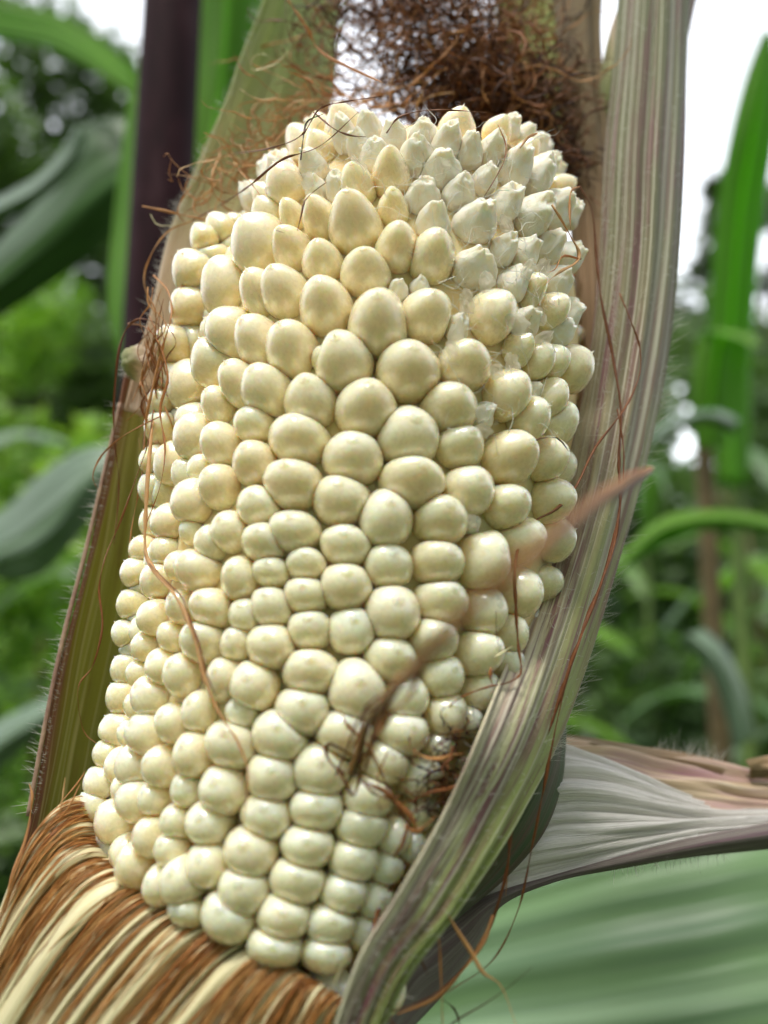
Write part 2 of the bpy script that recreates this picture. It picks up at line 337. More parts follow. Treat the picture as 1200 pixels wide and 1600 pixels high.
KS = """451,296,59,63,0 490,250,50,58,1 420,337,45,46,0 460,342,42,50,0 504,350,50,70,0 402,386,66,84,0 358,390,44,62,0 325,412,46,64,0 342,362,34,46,0
316,374,30,40,0 369,352,30,32,0 460,397,60,72,0 506,415,60,68,0 297,427,42,60,0 352,454,62,80,0 318,457,40,64,0 402,464,54,74,0 449,463,74,84,0
295,484,46,62,0 398,308,44,48,1 425,272,46,46,1 497,302,38,52,1 440,250,50,42,1 540,200,36,58,1 577,186,40,48,1 561,216,36,52,1 588,230,50,52,1
660,197,46,44,1 650,234,58,62,1 698,214,46,68,1 732,224,44,62,1 768,224,46,58,1 615,198,42,46,1 610,281,52,74,0 559,298,54,66,0 530,298,40,56,1
556,360,74,98,0 614,330,50,64,2 660,312,60,60,1 690,272,68,50,1 676,352,56,66,1 716,307,54,60,1 757,284,40,52,1 742,352,72,76,1 788,322,50,64,1
785,392,36,56,1 620,396,60,82,0 673,407,64,84,0 572,434,72,74,0 738,424,74,68,1 802,266,62,70,1 846,277,52,66,1 830,342,62,74,1 880,327,40,60,1
817,399,48,56,1 865,388,56,58,1 800,447,52,62,1 832,457,50,62,2 882,442,52,54,1 870,489,48,58,0 765,498,70,80,0 905,402,36,50,1 903,335,32,46,1
900,492,34,56,1 356,525,54,76,0 398,540,58,82,0 460,552,74,90,0 302,541,54,58,0 268,541,40,52,0 330,569,48,70,0 298,607,58,72,0 268,601,40,58,0
368,603,50,74,0 420,616,72,86,0 347,637,56,60,0 488,633,74,82,0 273,661,42,54,0 250,668,34,48,0 305,685,54,64,0 400,667,58,60,0 352,699,66,68,0
469,692,86,78,0 278,727,56,60,0 242,721,36,44,0 316,733,36,38,0 402,728,70,68,0 348,763,62,68,0 461,761,88,74,0 265,770,46,52,0 239,764,36,46,0
250,631,32,40,0 513,487,74,94,0 590,515,84,106,0 665,498,76,80,0 537,574,86,96,0 637,585,90,94,0 722,575,80,76,0 573,644,88,90,0 699,641,84,76,0
635,687,88,88,0 714,701,74,68,0 552,721,88,78,0 712,515,36,50,1 806,548,56,58,2 843,564,52,58,0 872,567,48,52,0 788,620,72,74,0 830,611,34,32,1
863,626,52,66,0 818,657,72,66,0 789,719,90,78,0 857,719,58,70,0 880,661,52,62,0 902,577,46,68,0 815,507,60,44,1 752,652,36,52,1 887,520,40,50,1
308,787,66,66,0 408,796,68,64,0 270,819,50,54,0 243,819,38,48,0 302,833,36,38,0 364,833,62,62,0 335,851,52,56,0 420,853,72,62,0 462,835,78,68,0
228,861,36,42,0 262,863,42,46,0 316,893,74,68,0 282,885,34,40,0 380,906,60,64,0 427,897,62,46,0 212,896,36,44,0 224,916,36,50,0 252,909,46,52,0
335,953,68,60,0 290,951,48,52,0 387,963,52,52,0 428,951,66,64,0 204,946,32,46,0 217,966,36,48,0 246,966,44,50,0 273,996,40,46,0 321,1004,70,64,0
373,1007,48,54,0 427,1011,76,68,0 197,991,32,42,0 208,1009,34,44,0 232,1011,40,44,0 535,786,84,80,0 642,758,94,76,0 602,815,78,86,0 684,816,86,74,0
541,856,76,64,0 481,885,62,52,0 605,886,72,68,0 679,882,84,68,0 480,931,66,58,0 540,919,80,72,0 610,959,82,84,0 684,941,82,68,0 486,986,68,62,0
549,986,70,70,0 728,769,78,76,0 785,794,76,66,0 853,783,72,64,0 749,877,80,86,0 806,846,78,68,0 735,820,34,34,1 750,956,68,74,0 805,926,68,72,0
790,992,52,62,0 860,842,52,62,0 196,1046,34,46,0 218,1053,32,40,0 258,1043,44,50,0 292,1056,56,64,0 350,1061,54,66,0 400,1074,74,78,0 190,1091,36,50,0
212,1103,28,38,0 242,1089,50,58,0 317,1113,52,60,0 382,1113,52,50,0 276,1131,54,58,0 180,1143,34,56,0 203,1147,28,40,0 230,1146,50,62,0
308,1179,58,68,0 367,1163,78,74,0 167,1179,30,44,0 186,1199,34,50,0 212,1196,48,58,0 258,1199,52,58,0 353,1233,74,72,0 155,1226,34,56,0
178,1239,30,34,0 198,1233,36,40,0 216,1251,52,56,0 246,1247,44,50,0 296,1233,52,54,0 143,1261,32,50,0 160,1283,36,48,0 186,1283,50,58,0
280,1283,52,54,0 330,1285,68,66,0 240,1306,52,56,0 488,1053,86,70,0 606,1031,80,68,0 556,1079,86,94,0 477,1111,84,76,0 442,1151,86,76,0
535,1146,92,70,0 626,1145,78,68,0 630,1089,70,68,0 687,1056,66,64,0 430,1213,80,76,0 500,1201,82,82,0 600,1191,72,64,0 654,1213,68,68,0
572,1246,76,64,0 494,1263,84,68,0 672,1001,78,66,0 742,1021,76,68,0 747,1079,60,62,0 692,1116,66,66,0 682,1166,56,50,0 785,1036,46,54,0
728,1126,46,46,0 168,1331,40,58,0 212,1351,50,62,0 272,1326,52,54,0 250,1381,46,58,0 292,1373,66,76,0 330,1349,68,68,0 396,1329,78,76,0
385,1387,80,72,0 362,1427,82,76,0 296,1423,60,44,0 420,1273,76,68,0 481,1319,82,66,0 562,1289,80,66,0 465,1373,84,68,0 550,1339,80,64,0
445,1426,84,66,0 535,1391,78,62,0 432,1475,84,64,0 515,1439,80,64,0 508,1485,76,58,0 612,1306,56,58,0 600,1351,56,54,0 582,1403,56,56,0
564,1451,50,52,0 655,1265,54,54,0 640,1320,50,50,0 622,458,36,44,1 655,452,34,38,1 505,562,34,40,0"""
KERN = []
for tok in KS.split():
    x, y, ww, hh, k = [int(v) for v in tok.split(',')]; KERN.append((x, y, ww, hh, k))

def kernel_mesh(seed, kind, pointy):
    """unit kernel: crown at +z. returns verts, faces, kp"""
    NS = 26 if kind == 0 else 40
    zs = [0, .05, .10, .16, .23, .32, .44, .58, .74, .92, 1.12, 1.33, 1.55, 1.78, 2.02, 2.28, 2.58, 2.9]
    if kind: zs = [2.8*(k/29)**1.15 for k in range(30)]
    V = []; K = []; s = Vector((seed*1.37 % 97, seed*2.11 % 89, seed*.73 % 83))
    rs = random.Random(seed); ex = rs.uniform(1.95, 2.2); sk = (rs.uniform(-.10, .10), rs.uniform(-.10, .10)); rot = rs.uniform(0, 6.3)
    spike = rs.uniform(.04, .13) if rs.random() < .6 else 0
    cupd = rs.uniform(.05, .34); cupx, cupy = rs.uniform(-.25, .25), rs.uniform(-.2, .2)
    for th in zs:
        for m in range(NS):
            ph = 2*math.pi*m/NS; st, ct = math.sin(th), math.cos(th)
            x, y, z = st*math.cos(ph), st*math.sin(ph), ct
            q = (abs(math.cos(ph+rot))**ex+abs(math.sin(ph+rot))**ex)**(-1/ex)
            f = 1+(q-1)*st
            x *= f; y *= f
            # egg: narrower towards the crown for pointed ones, always narrower at the root
            e = 1-pointy*.30*max(0, z)**1.2 if z > 0 else 1-.30*z*z
            x *= e; y *= e
            if z > 0: z += pointy*.10*z**6
            nz = noise.noise(Vector((x, y, z))*.9+s)
            d = 1+.075*nz+.02*noise.noise(Vector((x, y, z))*2.3+s)
            if kind == 0:
                d -= .016*math.exp(-((th-.13)/.05)**2)*(.3+1.0*noise.noise(Vector((math.cos(ph), math.sin(ph), seed))*2))
                if th == 0: d += spike
            else:
                a = 1 if kind == 1 else .4
                pt = Vector((x*2.6, y*2.6, z*1.1))+s
                d += a*(.13*noise.noise(pt*.8) - .07*abs(noise.noise(pt*1.8)) + .02*noise.noise(pt*4.5))
                rr = math.hypot(st*math.cos(ph)-cupx, st*math.sin(ph)-cupy)
                if z > 0: d += a*(-cupd*math.exp(-(rr/.30)**2) + .09*math.exp(-((rr-.46)/.15)**2)*(1+noise.noise(Vector((ph*1.5, seed, 0)))*1.5))
            V.append(Vector((x*d+sk[0]*z*z*.4, y*d+sk[1]*z*z*.4, z*d))); K.append((x, y, ct))
    Fc = []
    for j in range(len(zs)-1):
        for m in range(NS):
            a = j*NS+m; b2 = j*NS+(m+1) % NS
            if j == 0: Fc.append((0, b2+NS, a+NS)) if False else Fc.append((a, a+NS, b2+NS, b2))
            else: Fc.append((a, a+NS, b2+NS, b2))
    return V, Fc, K

def kernel_place(px, py, ww, hh, kind, seed):
    if px > 830 and py < 720: px -= 6+(px-830)*.18; ww *= .86
    if kind == 0 and px < 420 and ww < hh*.85: px += (hh*1.0-ww)*.5
    if py < 260 and kind: py += 16
    p, n, t, z, ok = hit(px, py, .0030)
    ray = (p-CAM).normalized(); U = AX.cross(n).normalized()       # around the cob
    lean = interp([(0, .20), (.4, .32), (.7, .42), (.88, .62), (1.0, .9)], t)+.35*max(0, 1-n.dot((CAM-p).normalized())/.6)
    a = (n+AX*lean+Vector((random.gauss(0, .04), random.gauss(0, .04), random.gauss(0, .04)))).normalized()
    U = (U-a*U.dot(a)).normalized(); W = a.cross(U)
    e = (UPV-ray*UPV.dot(ray)).normalized(); r = (RT-ray*RT.dot(ray)); r = (r-e*r.dot(e)).normalized()
    gr = .59 if kind == 0 else .52; hw, hh2 = ww*gr*z/F, hh*gr*z/F
    Lh = max(hw, hh2)*1.12
    # lateral and thickness half sizes from the outline seen
    A = np.array([[U.dot(r)**2, W.dot(r)**2], [U.dot(e)**2, W.dot(e)**2]]); B = np.array([hw**2-(Lh*a.dot(r))**2, hh2**2-(Lh*a.dot(e))**2])
    lo = min(hw, hh2); m = (hw+hh2)/2
    try: s = np.linalg.solve(A+np.eye(2)*1e-3, B)
    except Exception: s = [m*m, m*m]
    lat = math.sqrt(max(s[0], 0)); th = math.sqrt(max(s[1], 0))
    lat = min(max(lat, m*.88), m*1.12); th = min(max(th, m*.82), m*1.12)
    fc = n.dot(-ray)
    if fc < .5: lat = max(lat, hh2*1.02); th = max(th, hh2*1.06); Lh = max(Lh, hh2*1.12)
    return p, U, W, a, lat, th, Lh, t

def kernel_geo(spec, seed):
    p, U, W, a, lat, th, Lh, t, kind = spec
    pointy = interp([(.3, 0.0), (.55, .25), (.75, .7), (1, 1)], t) if kind == 0 else .9
    V, Fc, K = kernel_mesh(seed, kind, pointy)
    A = np.array([tuple(v) for v in V]); A = np.outer(A[:, 0]*lat, U)+np.outer(A[:, 1]*th, W)+np.outer(A[:, 2]*Lh, a)
    ri = (lat+th)/2
    for q, rj in CN:                                  # pressed flat where it meets its neighbours
        d = q-p; L = d.length
        if L < 1e-5 or L > (ri+rj)*1.15: continue
        m = np.array(d/L); lim = L*ri/(ri+rj)*1.03; x = A@m; k = .0002
        e = np.clip((x-lim)/k, -30, 40); ex = np.log1p(np.exp(e))*k*.93
        A = A-np.outer(ex, m)
    return [p+Vector(v) for v in A], Fc, K

EAR = thing('corn_ear', 'cream white ear of maize half out of its dry husk, filling the picture', 'corn ear', A_BOT)
cob_v, cob_f, cob_u = [], [], []
for j in range(61):
    t = -.10+1.09*j/60; r = max(rad(t+.05*max(0, t-.7)/.3)-interp([(.1, .0033), (.66, .0036), (.8, .0042)], t), .0003)*interp([(-.1, .7), (.12, .93), (.2, 1), (.82, 1), (.90, .72), (.94, .3), (.96, .02)], t); c = A_BOT+AX*(t*ALEN)
    X = AX.cross(Vector((0, 1, 0))).normalized(); Y = AX.cross(X)
    for i in range(64):
        a = 2*math.pi*i/64; cob_v.append(c+X*(math.cos(a)*r)+Y*(math.sin(a)*r)); cob_u.append((i/64, t))
cob_f = [(j*64+i, j*64+(i+1) % 64, (j+1)*64+(i+1) % 64, (j+1)*64+i) for j in range(60) for i in range(64)]
COB = mesh_obj('cob', cob_v, cob_f, M_CORE, EAR, cob_u)

specs = []
for i, (x, y, ww, hh, k) in enumerate(KERN):
    sp = kernel_place(x, y, ww, hh, k, i); specs.append((sp+(k,), ww*hh))
# fill what the photograph hides: sides, back and gaps
cen = [(s[0][0], max(s[0][4], s[0][5])) for s in specs]
rf = random.Random(5); extra = []
for trial in range(9000):
    t = rf.uniform(-.02, .97); ang = rf.uniform(0, 2*math.pi); r = rad(t)-.0042
    if r < .003: continue
    c = A_BOT+AX*(t*ALEN); n = X*math.cos(ang)+Y*math.sin(ang); p = c+n*r
    hs_ = rf.uniform(.0026, .0031)*(1 if t < .84 else .72)
    dd = p-CAM; zz = dd.dot(FW); qx = 600+dd.dot(RT)/zz*F; qy = 800-dd.dot(UPV)/zz*F
    if qx < interp([(190, 492), (240, 432), (310, 367), (370, 314), (430, 289), (500, 276), (560, 268), (640, 254), (720, 242), (800, 236), (900, 210), (1000, 200), (1080, 180), (1180, 165), (1250, 150), (1320, 160), (1400, 300), (1480, 420)], qy): continue
    if qy < 900 and (n.dot((CAM-p).normalized()) > -.2) and qx > interp([(190, 790), (230, 840), (300, 878), (600, 880), (900, 850)], qy): continue
    if qy < 200 or qx > interp([(900, 900), (1100, 800), (1260, 710), (1390, 635), (1490, 570)], qy)+(30 if qy > 1000 else 500): continue
    if all((p-q).length > (hs_+h)*.80 for q, h in cen):
        U = AX.cross(n).normalized(); lean = interp([(0, .2), (.7, .42), (1, .9)], t); a = (n+AX*lean).normalized(); W = a.cross(U)
        kd = 1 if t > .86 else 0
        extra.append(((p, U, W, a, hs_, hs_*.95, hs_*1.15, t, kd), 0)); cen.append((p, hs_))
CN = [(s_[0][0], (s_[0][4]+s_[0][5])/2) for s_ in specs]+[(e_[0][0], (e_[0][4]+e_[0][5])/2) for e_ in extra]
allk = [(s, ar, i) for i, (s, ar) in enumerate(specs)]
allk.sort(key=lambda q: -q[1])
stuff = {0: [[], [], [], []], 1: [[], [], [], []]}
for q, (s, ar, i) in enumerate(allk+[(e[0], 0, 1000+j) for j, e in enumerate(extra)]):
    V, Fc, K = kernel_geo(s, i+11); m = 1 if s[8] == 1 else 0; rn = random.random()
    if q < 100:
        o = mesh_obj('kernel', V, Fc, M_DRY if m else M_KERNEL, COB, None, {'kp': K, 'rnd': [rn]*len(V)})
        if m: o['label'] = 'shrivelled papery kernel'
    else:
        g = stuff[m]; b0 = len(g[0]); g[0] += V; g[1] += [tuple(b0+x for x in f) for f in Fc]; g[2] += K; g[3] += [rn]*len(V)
allV = stuff[0][0]+stuff[1][0]; nb = len(stuff[0][0])
ob = mesh_obj('kernels', allV, stuff[0][1]+[tuple(nb+x for x in f) for f in stuff[1][1]], M_KERNEL, COB, None, {'kp': stuff[0][2]+stuff[1][2], 'rnd': stuff[0][3]+stuff[1][3]})
ob.data.materials.append(M_DRY); mi = [0]*len(stuff[0][1])+[1]*len(stuff[1][1]); ob.data.polygons.foreach_set('material_index', mi); ob['kind'] = 'stuff'
print('kernels', len(specs), 'extra', len(extra))

# papery chaff between the shrivelled kernels
rc = random.Random(3)
def chaff(px, py, size, ang, off=.0008, cup=.4):
    p, n, t, z, ok = hit(px, py, off+.0012); U = AX.cross(n).normalized(); a = (n*.5+AX*.8).normalized(); U = (U-a*U.dot(a)).normalized()
    c_, s_ = math.cos(ang), math.sin(ang); D1 = U*c_+a*s_; D2 = a*c_-U*s_; nn = D1.cross(D2); sz = size*.62*z/F
    V = []; UVs = []; N = 16
    sd = rc.random()*50
    for j in range(N+1):
        for i in range(N+1):
            rr_ = j/N*.5; th_ = 2*math.pi*i/N; u, v = rr_*math.cos(th_), rr_*math.sin(th_)
            edge = 1+.55*noise.noise(Vector((math.cos(th_)*1.7, math.sin(th_)*1.7, sd)))+.25*noise.noise(Vector((math.cos(th_)*5, math.sin(th_)*5, sd)))
            d = cup*((u*u)*1.6+(v*v)*.6)+.30*noise.noise(Vector((u*2.5, v*2, sd)))+.08*noise.noise(Vector((u*8, v*5, sd+4)))
            V.append(p+D1*(u*sz*edge*(1-.5*v))+D2*(v*sz*1.3*edge)+nn*(d*sz*.5)); UVs.append((i/N, j/N))
    W_ = N+1
    return V, [(j*W_+i, j*W_+i+1, (j+1)*W_+i+1, (j+1)*W_+i) for j in range(N) for i in range(N)], UVs
CH = [[], [], []]
spots = [(712, 520, 44, .2), (705, 545, 34, 1.0), (728, 470, 46, .5), (760, 440, 44, .8), (805, 505, 50, 1.2), (838, 500, 50, .3), (850, 530, 44, -.7), (800, 565, 44, .6), (775, 580, 34, 1.1), (752, 645, 38, .3),
         (755, 672, 34, 1.4), (850, 415, 40, .2), (825, 420, 40, -.4), (690, 262, 44, .5), (790, 350, 36, 1), (735, 815, 34, .5), (560, 262, 40, .7), (480, 282, 40, .2)]
for (x, y, sz, an) in spots:
    if (x < 560 and y > 310): continue
    V, Fc, UVs = chaff(x, y, sz, an, rc.uniform(-.0022, -.0004)); b0 = len(CH[0]); CH[0] += V; CH[1] += [tuple(b0+q for q in f) for f in Fc]; CH[2] += UVs
co = mesh_obj('chaff', CH[0], CH[1], M_CHAFF, COB, CH[2]); co['kind'] = 'stuff'
fz = Strands()
for k in range(420):
    x, y = (rc.uniform(470, 865), rc.uniform(200, 470)) if k < 330 else (rc.uniform(690, 900), rc.uniform(440, 680))
    if x < 640 and y > 330: continue
    p, n, t, z, ok = hit(x, y, rc.uniform(-.0006, .0012)); pts = [p]; d = Vector((rc.gauss(0, 1), rc.gauss(0, 1), rc.gauss(0, 1))).normalized()
    for q in range(rc.randint(3, 6)):
        d = (d+Vector((rc.gauss(0, .6), rc.gauss(0, .6), rc.gauss(0, .6)))).normalized(); pts.append(pts[-1]+(d-n*d.dot(n)*.6)*rc.uniform(.0008, .0018))
    fz.add(pts, rc.uniform(.00002, .00006), sides=3, n=12, taper=(1, 1, .3))
fz.build('cottony_fibre', M_HAIR, COB, True)

# ------------------------------------------------------------------ the ear: its husk
H_MAIN = mat_fibre('outer_husk_skin', [(.25, (.12, .085, .05)), (.42, (.24, .235, .11)), (.55, (.36, .36, .20)), (.75, (.58, .55, .38))],
    vstops=[(0, (.15, .17, .075)), (.22, (.17, .17, .085)), (.36, (.25, .20, .12)), (.47, (.64, .55, .36)), (.62, (.68, .66, .38)), (.8, (.50, .58, .22)), (.95, (.34, .42, .13))],
    blotch=(.22, .055, .10), bscale=(7, 4.5, 1), bthr=(.47, .58), su=32, sv=2.8, trans=.16, bump=.9, bdist=.0007, vein=(10, (.80, .78, .64)), ugreen=True)
H_TAN = mat_fibre('brown_husk_skin', [(.25, (.30, .19, .09)), (.5, (.45, .32, .17)), (.75, (.60, .47, .28))],
    vstops=[(0, (.22, .16, .07)), (.3, (.33, .24, .12)), (.5, (.50, .34, .21)), (1, (.52, .36, .24))], su=24, trans=.42, bump=.6, bdist=.0006)
H_OLIVE = mat_fibre('olive_husk_skin', [(.3, (.26, .26, .05)), (.5, (.38, .38, .08)), (.7, (.50, .47, .14))], vstops=[(0, (.28, .28, .06)), (.5, (.40, .40, .08)), (1, (.48, .44, .14))], blotch=(.24, .10, .07), bthr=(.56, .68), bscale=(8, 2, 1), su=26, trans=.5, bump=.6, bdist=.0006, vein=(9, (.66, .62, .34)), edge=(.34, .13, .12))
H_PALE = mat_fibre('pale_husk_skin', [(.3, (.55, .40, .30)), (.5, (.68, .56, .44)), (.75, (.80, .72, .60))],
    vstops=[(0, (.92, .78, .68)), (.35, (.90, .80, .66)), (.5, (.60, .60, .34)), (.8, (.46, .58, .24)), (1, (.46, .60, .24))], su=26, trans=.6, bump=.6, bdist=.0006)
H_WHITE = mat_fibre('white_husk_skin', [(.25, (.74, .66, .57)), (.42, (.94, .90, .85)), (.7, (.98, .96, .94))], su=26, sv=.8, trans=.4, bump=1.0, bdist=.0012, rough=.5)
H_PURP = mat_fibre('purple_husk_skin', [(.3, (.55, .38, .22)), (.5, (.72, .56, .38)), (.7, (.88, .80, .66))], blotch=(.42, .17, .27), bscale=(3.2, 1.1, 1), bthr=(.42, .60), su=22, sv=.8, trans=.3, bump=.7, bdist=.0008)
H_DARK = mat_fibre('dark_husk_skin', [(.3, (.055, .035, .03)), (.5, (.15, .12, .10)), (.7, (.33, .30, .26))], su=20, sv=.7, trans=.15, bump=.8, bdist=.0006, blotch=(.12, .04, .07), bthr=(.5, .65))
H_SHADE = mat_fibre('shaded_sheath_skin', [(.3, (.025, .05, .012)), (.5, (.05, .085, .02)), (.7, (.12, .12, .05))], su=18, sv=.8, trans=.25, blotch=(.11, .06, .035), bthr=(.45, .6), bump=.6, bdist=.0005)  # shadow inside the husk fold painted as dark green and brown
H_RIM = mat_noise('purple_rim', [(.3, (.18, .09, .07)), (.7, (.36, .25, .17))], 400, .6, .4, .0004)

def hug(rows, gap, y0=1000):
    out = []
    for r in rows:
        q = []
        for (x, y, d) in r:
            if y > y0:
                p, n, t, z, ok = hit(x, min(y, 1500), -.0012)
                d = min(d, z-gap)
            q.append((x, y, d))
        out.append(q)
    return out
def ridges(nr, amp):
    def f(u, v):
        return amp*(abs(math.sin(u*math.pi*nr+.8*math.sin(v*5)))-.5)*(0.5+.5*math.sin(math.pi*min(1, max(0, v))))
    return f
main = sheet('husk_leaf', hug([
    [(968, -50, .142), (1000, -50, .139), (1040, -50, .138), (1082, -50, .143)],
    [(958, 90, .138), (990, 92, .1345), (1035, 95, .1335), (1078, 100, .139)],
    [(944, 230, .134), (980, 232, .130), (1028, 235, .1285), (1074, 240, .134)],
    [(936, 400, .128), (972, 402, .1245), (1020, 405, .123), (1062, 400, .129)],
    [(920, 560, .121), (952, 565, .118), (1000, 568, .117), (1042, 560, .125)],
    [(884, 740, .113), (920, 752, .110), (964, 755, .110), (1003, 740, .119)],
    [(832, 920, .106), (868, 935, .1035), (912, 940, .104), (950, 925, .113)],
    [(762, 1110, .098), (800, 1125, .0965), (845, 1135, .0975), (884, 1120, .106)],
    [(696, 1260, .092), (730, 1272, .091), (770, 1285, .092), (812, 1275, .099)],
    [(622, 1390, .0865), (650, 1405, .086), (690, 1420, .087), (726, 1410, .093)],
    [(562, 1490, .083), (586, 1505, .0825), (614, 1520, .084), (642, 1525, .088)],
    [(515, 1625, .081), (535, 1635, .080), (560, 1645, .081), (585, 1650, .084)]], .0012), H_MAIN, EAR, nu=56, nv=160, wr=.0010, wfreq=(6, 2.2), ripple=ridges(4.3, .0004), seed=1)
main['label'] = 'big grey green and purple streaked husk leaf on the right'
t2 = sheet('husk_leaf', [
    [(855, -50, .158), (900, -50, .152), (946, -50, .154)],
    [(868, 60, .155), (905, 60, .148), (938, 60, .151)],
    [(880, 190, .150), (915, 190, .1435), (948, 200, .1455)],
    [(886, 300, .146), (918, 310, .139), (970, 310, .140)],
    [(896, 420, .140), (925, 430, .134), (965, 430, .134)],
    [(898, 560, .134), (925, 560, .129), (960, 560, .129)],
    [(880, 720, .128), (905, 720, .122), (940, 720, .122)],
    [(850, 900, .122), (870, 900, .116), (900, 900, .116)]], H_TAN, EAR, nu=30, nv=80, wr=.0012, wfreq=(5, 2), seed=2)
t2['label'] = 'thin tan brown inner husk leaf beside the kernels'
t3 = sheet('husk_leaf', [[(985, -40, .156), (1010, -40, .154), (1040, -40, .154)], [(956, 40, .152), (990, 50, .150), (1030, 60, .150)], [(940, 120, .148), (965, 130, .146), (1000, 140, .147)], [(934, 214, .147), (945, 218, .146), (960, 222, .147)]], H_PALE, EAR, nu=20, nv=40, wr=.001, seed=3)
t3['label'] = 'pale husk tip tucked behind the outer leaf'
sheet('husk_leaf', [[(1058, -40, .162), (1080, -40, .165), (1098, -40, .163)], [(1050, 20, .160), (1075, 15, .163), (1085, 10, .161)], [(1045, 90, .158), (1058, 92, .160), (1068, 95, .158)]], H_DARK, EAR, nu=12, nv=20, wr=.0006, seed=4)
ol = sheet('husk_leaf', [
    [(20, 1370, .104), (60, 1380, .108), (140, 1400, .118), (240, 1400, .13)],
    [(46, 1270, .107), (85, 1275, .112), (160, 1280, .121), (260, 1280, .134)],
    [(72, 1130, .110), (112, 1135, .116), (180, 1140, .126), (280, 1140, .138)],
    [(99, 1000, .113), (138, 1005, .119), (205, 1005, .130), (300, 1005, .142)],
    [(135, 860, .117), (170, 862, .123), (235, 865, .134), (330, 865, .146)],
    [(163, 740, .120), (192, 742, .126), (255, 745, .138), (350, 745, .150)],
    [(188, 630, .123), (212, 632, .129), (270, 635, .141), (365, 635, .153)],
    [(203, 560, .125), (228, 560, .131), (285, 560, .143), (380, 560, .155)]], H_OLIVE, EAR, nu=36, nv=90, wr=.0012, wfreq=(5, 2.5), ripple=ridges(5, .0004), seed=5)
ol['label'] = 'olive green husk leaf with purple edge on the left'
pl = sheet('husk_leaf', [
    [(196, 640, .122), (222, 650, .124), (262, 650, .132), (340, 650, .146)],
    [(212, 550, .124), (240, 555, .127), (290, 555, .136), (370, 555, .150)],
    [(234, 460, .127), (262, 465, .131), (315, 465, .140), (400, 465, .154)],
    [(262, 370, .131), (290, 375, .135), (350, 375, .145), (440, 375, .158)],
    [(298, 285, .135), (328, 288, .139), (390, 290, .149), (480, 290, .162)],
    [(336, 195, .139), (368, 198, .144), (425, 200, .153), (510, 200, .165)],
    [(370, 110, .143), (400, 112, .148), (450, 115, .156), (525, 115, .168)],
    [(400, 30, .147), (428, 32, .151), (472, 35, .159), (530, 35, .170)],
    [(425, -50, .150), (450, -50, .155), (490, -50, .162), (535, -50, .172)]], H_PALE, EAR, nu=40, nv=110, wr=.0018, wfreq=(6, 3), ripple=ridges(6, .0004), seed=6)
pl['label'] = 'thin pale pink to green inner husk leaf on the left'
H_LIGHTGREEN = mat_fibre('yellow_green_husk_skin', [(.3, (.30, .36, .08)), (.5, (.44, .48, .16)), (.7, (.62, .62, .34))], su=24, trans=.55, bump=.4, bdist=.0006)
sheet('husk_leaf', [[(770, -60, .176), (820, -60, .172), (880, -60, .168)], [(780, 60, .174), (830, 60, .169), (885, 60, .165)], [(790, 180, .170), (840, 180, .165), (895, 180, .160)], [(795, 300, .165), (845, 300, .160), (900, 300, .155)]], H_LIGHTGREEN, EAR, nu=20, nv=40, wr=.0015, seed=7)['label'] = 'yellow green husk leaf behind the silk'
# little curled torn flap on the left
sheet('husk_flap', [[(230, 545, .121), (235, 570, .119), (232, 600, .122)], [(214, 540, .119), (216, 566, .116), (216, 598, .119)], [(200, 545, .118), (196, 566, .115), (206, 592, .118)], [(197, 556, .120), (194, 570, .118), (206, 586, .121)]], H_PALE, EAR, nu=24, nv=24, wr=.0008, wfreq=(4, 4), seed=8)
# torn husk reaching out to the right
wh = sheet('torn_husk', [
    [(720, 1200, .112), (715, 1290, .107), (700, 1350, .102), (640, 1470, .098)],
    [(800, 1170, .113), (800, 1250, .107), (780, 1320, .102), (725, 1425, .098)],
    [(862, 1160, .114), (880, 1230, .108), (858, 1300, .104), (792, 1388, .100)],
    [(915, 1172, .116), (945, 1232, .111), (925, 1295, .107), (880, 1362, .104)],
    [(985, 1200, .119), (1010, 1245, .115), (1000, 1290, .111), (975, 1336, .108)],
    [(1060, 1236, .122), (1080, 1262, .119), (1078, 1288, .116), (1075, 1310, .113)],
    [(1140, 1262, .126), (1150, 1274, .123), (1150, 1286, .120), (1150, 1297, .118)],
    [(1240, 1270, .131), (1242, 1276, .128), (1243, 1281, .126), (1245, 1286, .124)]], H_WHITE, EAR, nu=44, nv=80, wr=.0016, wfreq=(7, 1.6), ripple=ridges(11, .0005), seed=9)
wh['label'] = 'white wrinkled torn husk leaf reaching right'
pu = sheet('torn_husk', [
    [(800, 1120, .122), (815, 1160, .117), (830, 1200, .116), (830, 1240, .118)],
    [(862, 1152, .124), (872, 1172, .119), (885, 1200, .117), (900, 1235, .118)],
    [(930, 1164, .126), (945, 1180, .121), (965, 1210, .119), (985, 1250, .119)],
    [(1010, 1176, .128), (1020, 1196, .124), (1040, 1226, .121), (1060, 1268, .121)],
    [(1090, 1188, .131), (1100, 1206, .127), (1115, 1236, .124), (1130, 1280, .123)],
    [(1160, 1204, .134), (1165, 1220, .130), (1172, 1246, .127), (1180, 1284, .125)],
    [(1250, 1212, .138), (1250, 1228, .134), (1250, 1252, .131), (1252, 1284, .129)]], H_PURP, EAR, nu=40, nv=80, wr=.0018, wfreq=(5, 2.5), ripple=ridges(5, .0005), seed=10)
pu['label'] = 'tan and purple torn husk leaf curling back'
ct = sheet('torn_husk', [
    [(868, 1148, .128), (872, 1156, .125), (872, 1166, .126)], [(930, 1158, .129), (935, 1168, .1255), (935, 1182, .1265)], [(1000, 1166, .130), (1005, 1180, .126), (1000, 1200, .1275)],
    [(1070, 1174, .132), (1075, 1192, .128), (1070, 1215, .129)], [(1120, 1184, .134), (1125, 1202, .130), (1120, 1222, .131)], [(1155, 1200, .136), (1150, 1212, .133), (1148, 1222, .134)]], H_TAN, EAR, nu=20, nv=50, wr=.0012, seed=11)
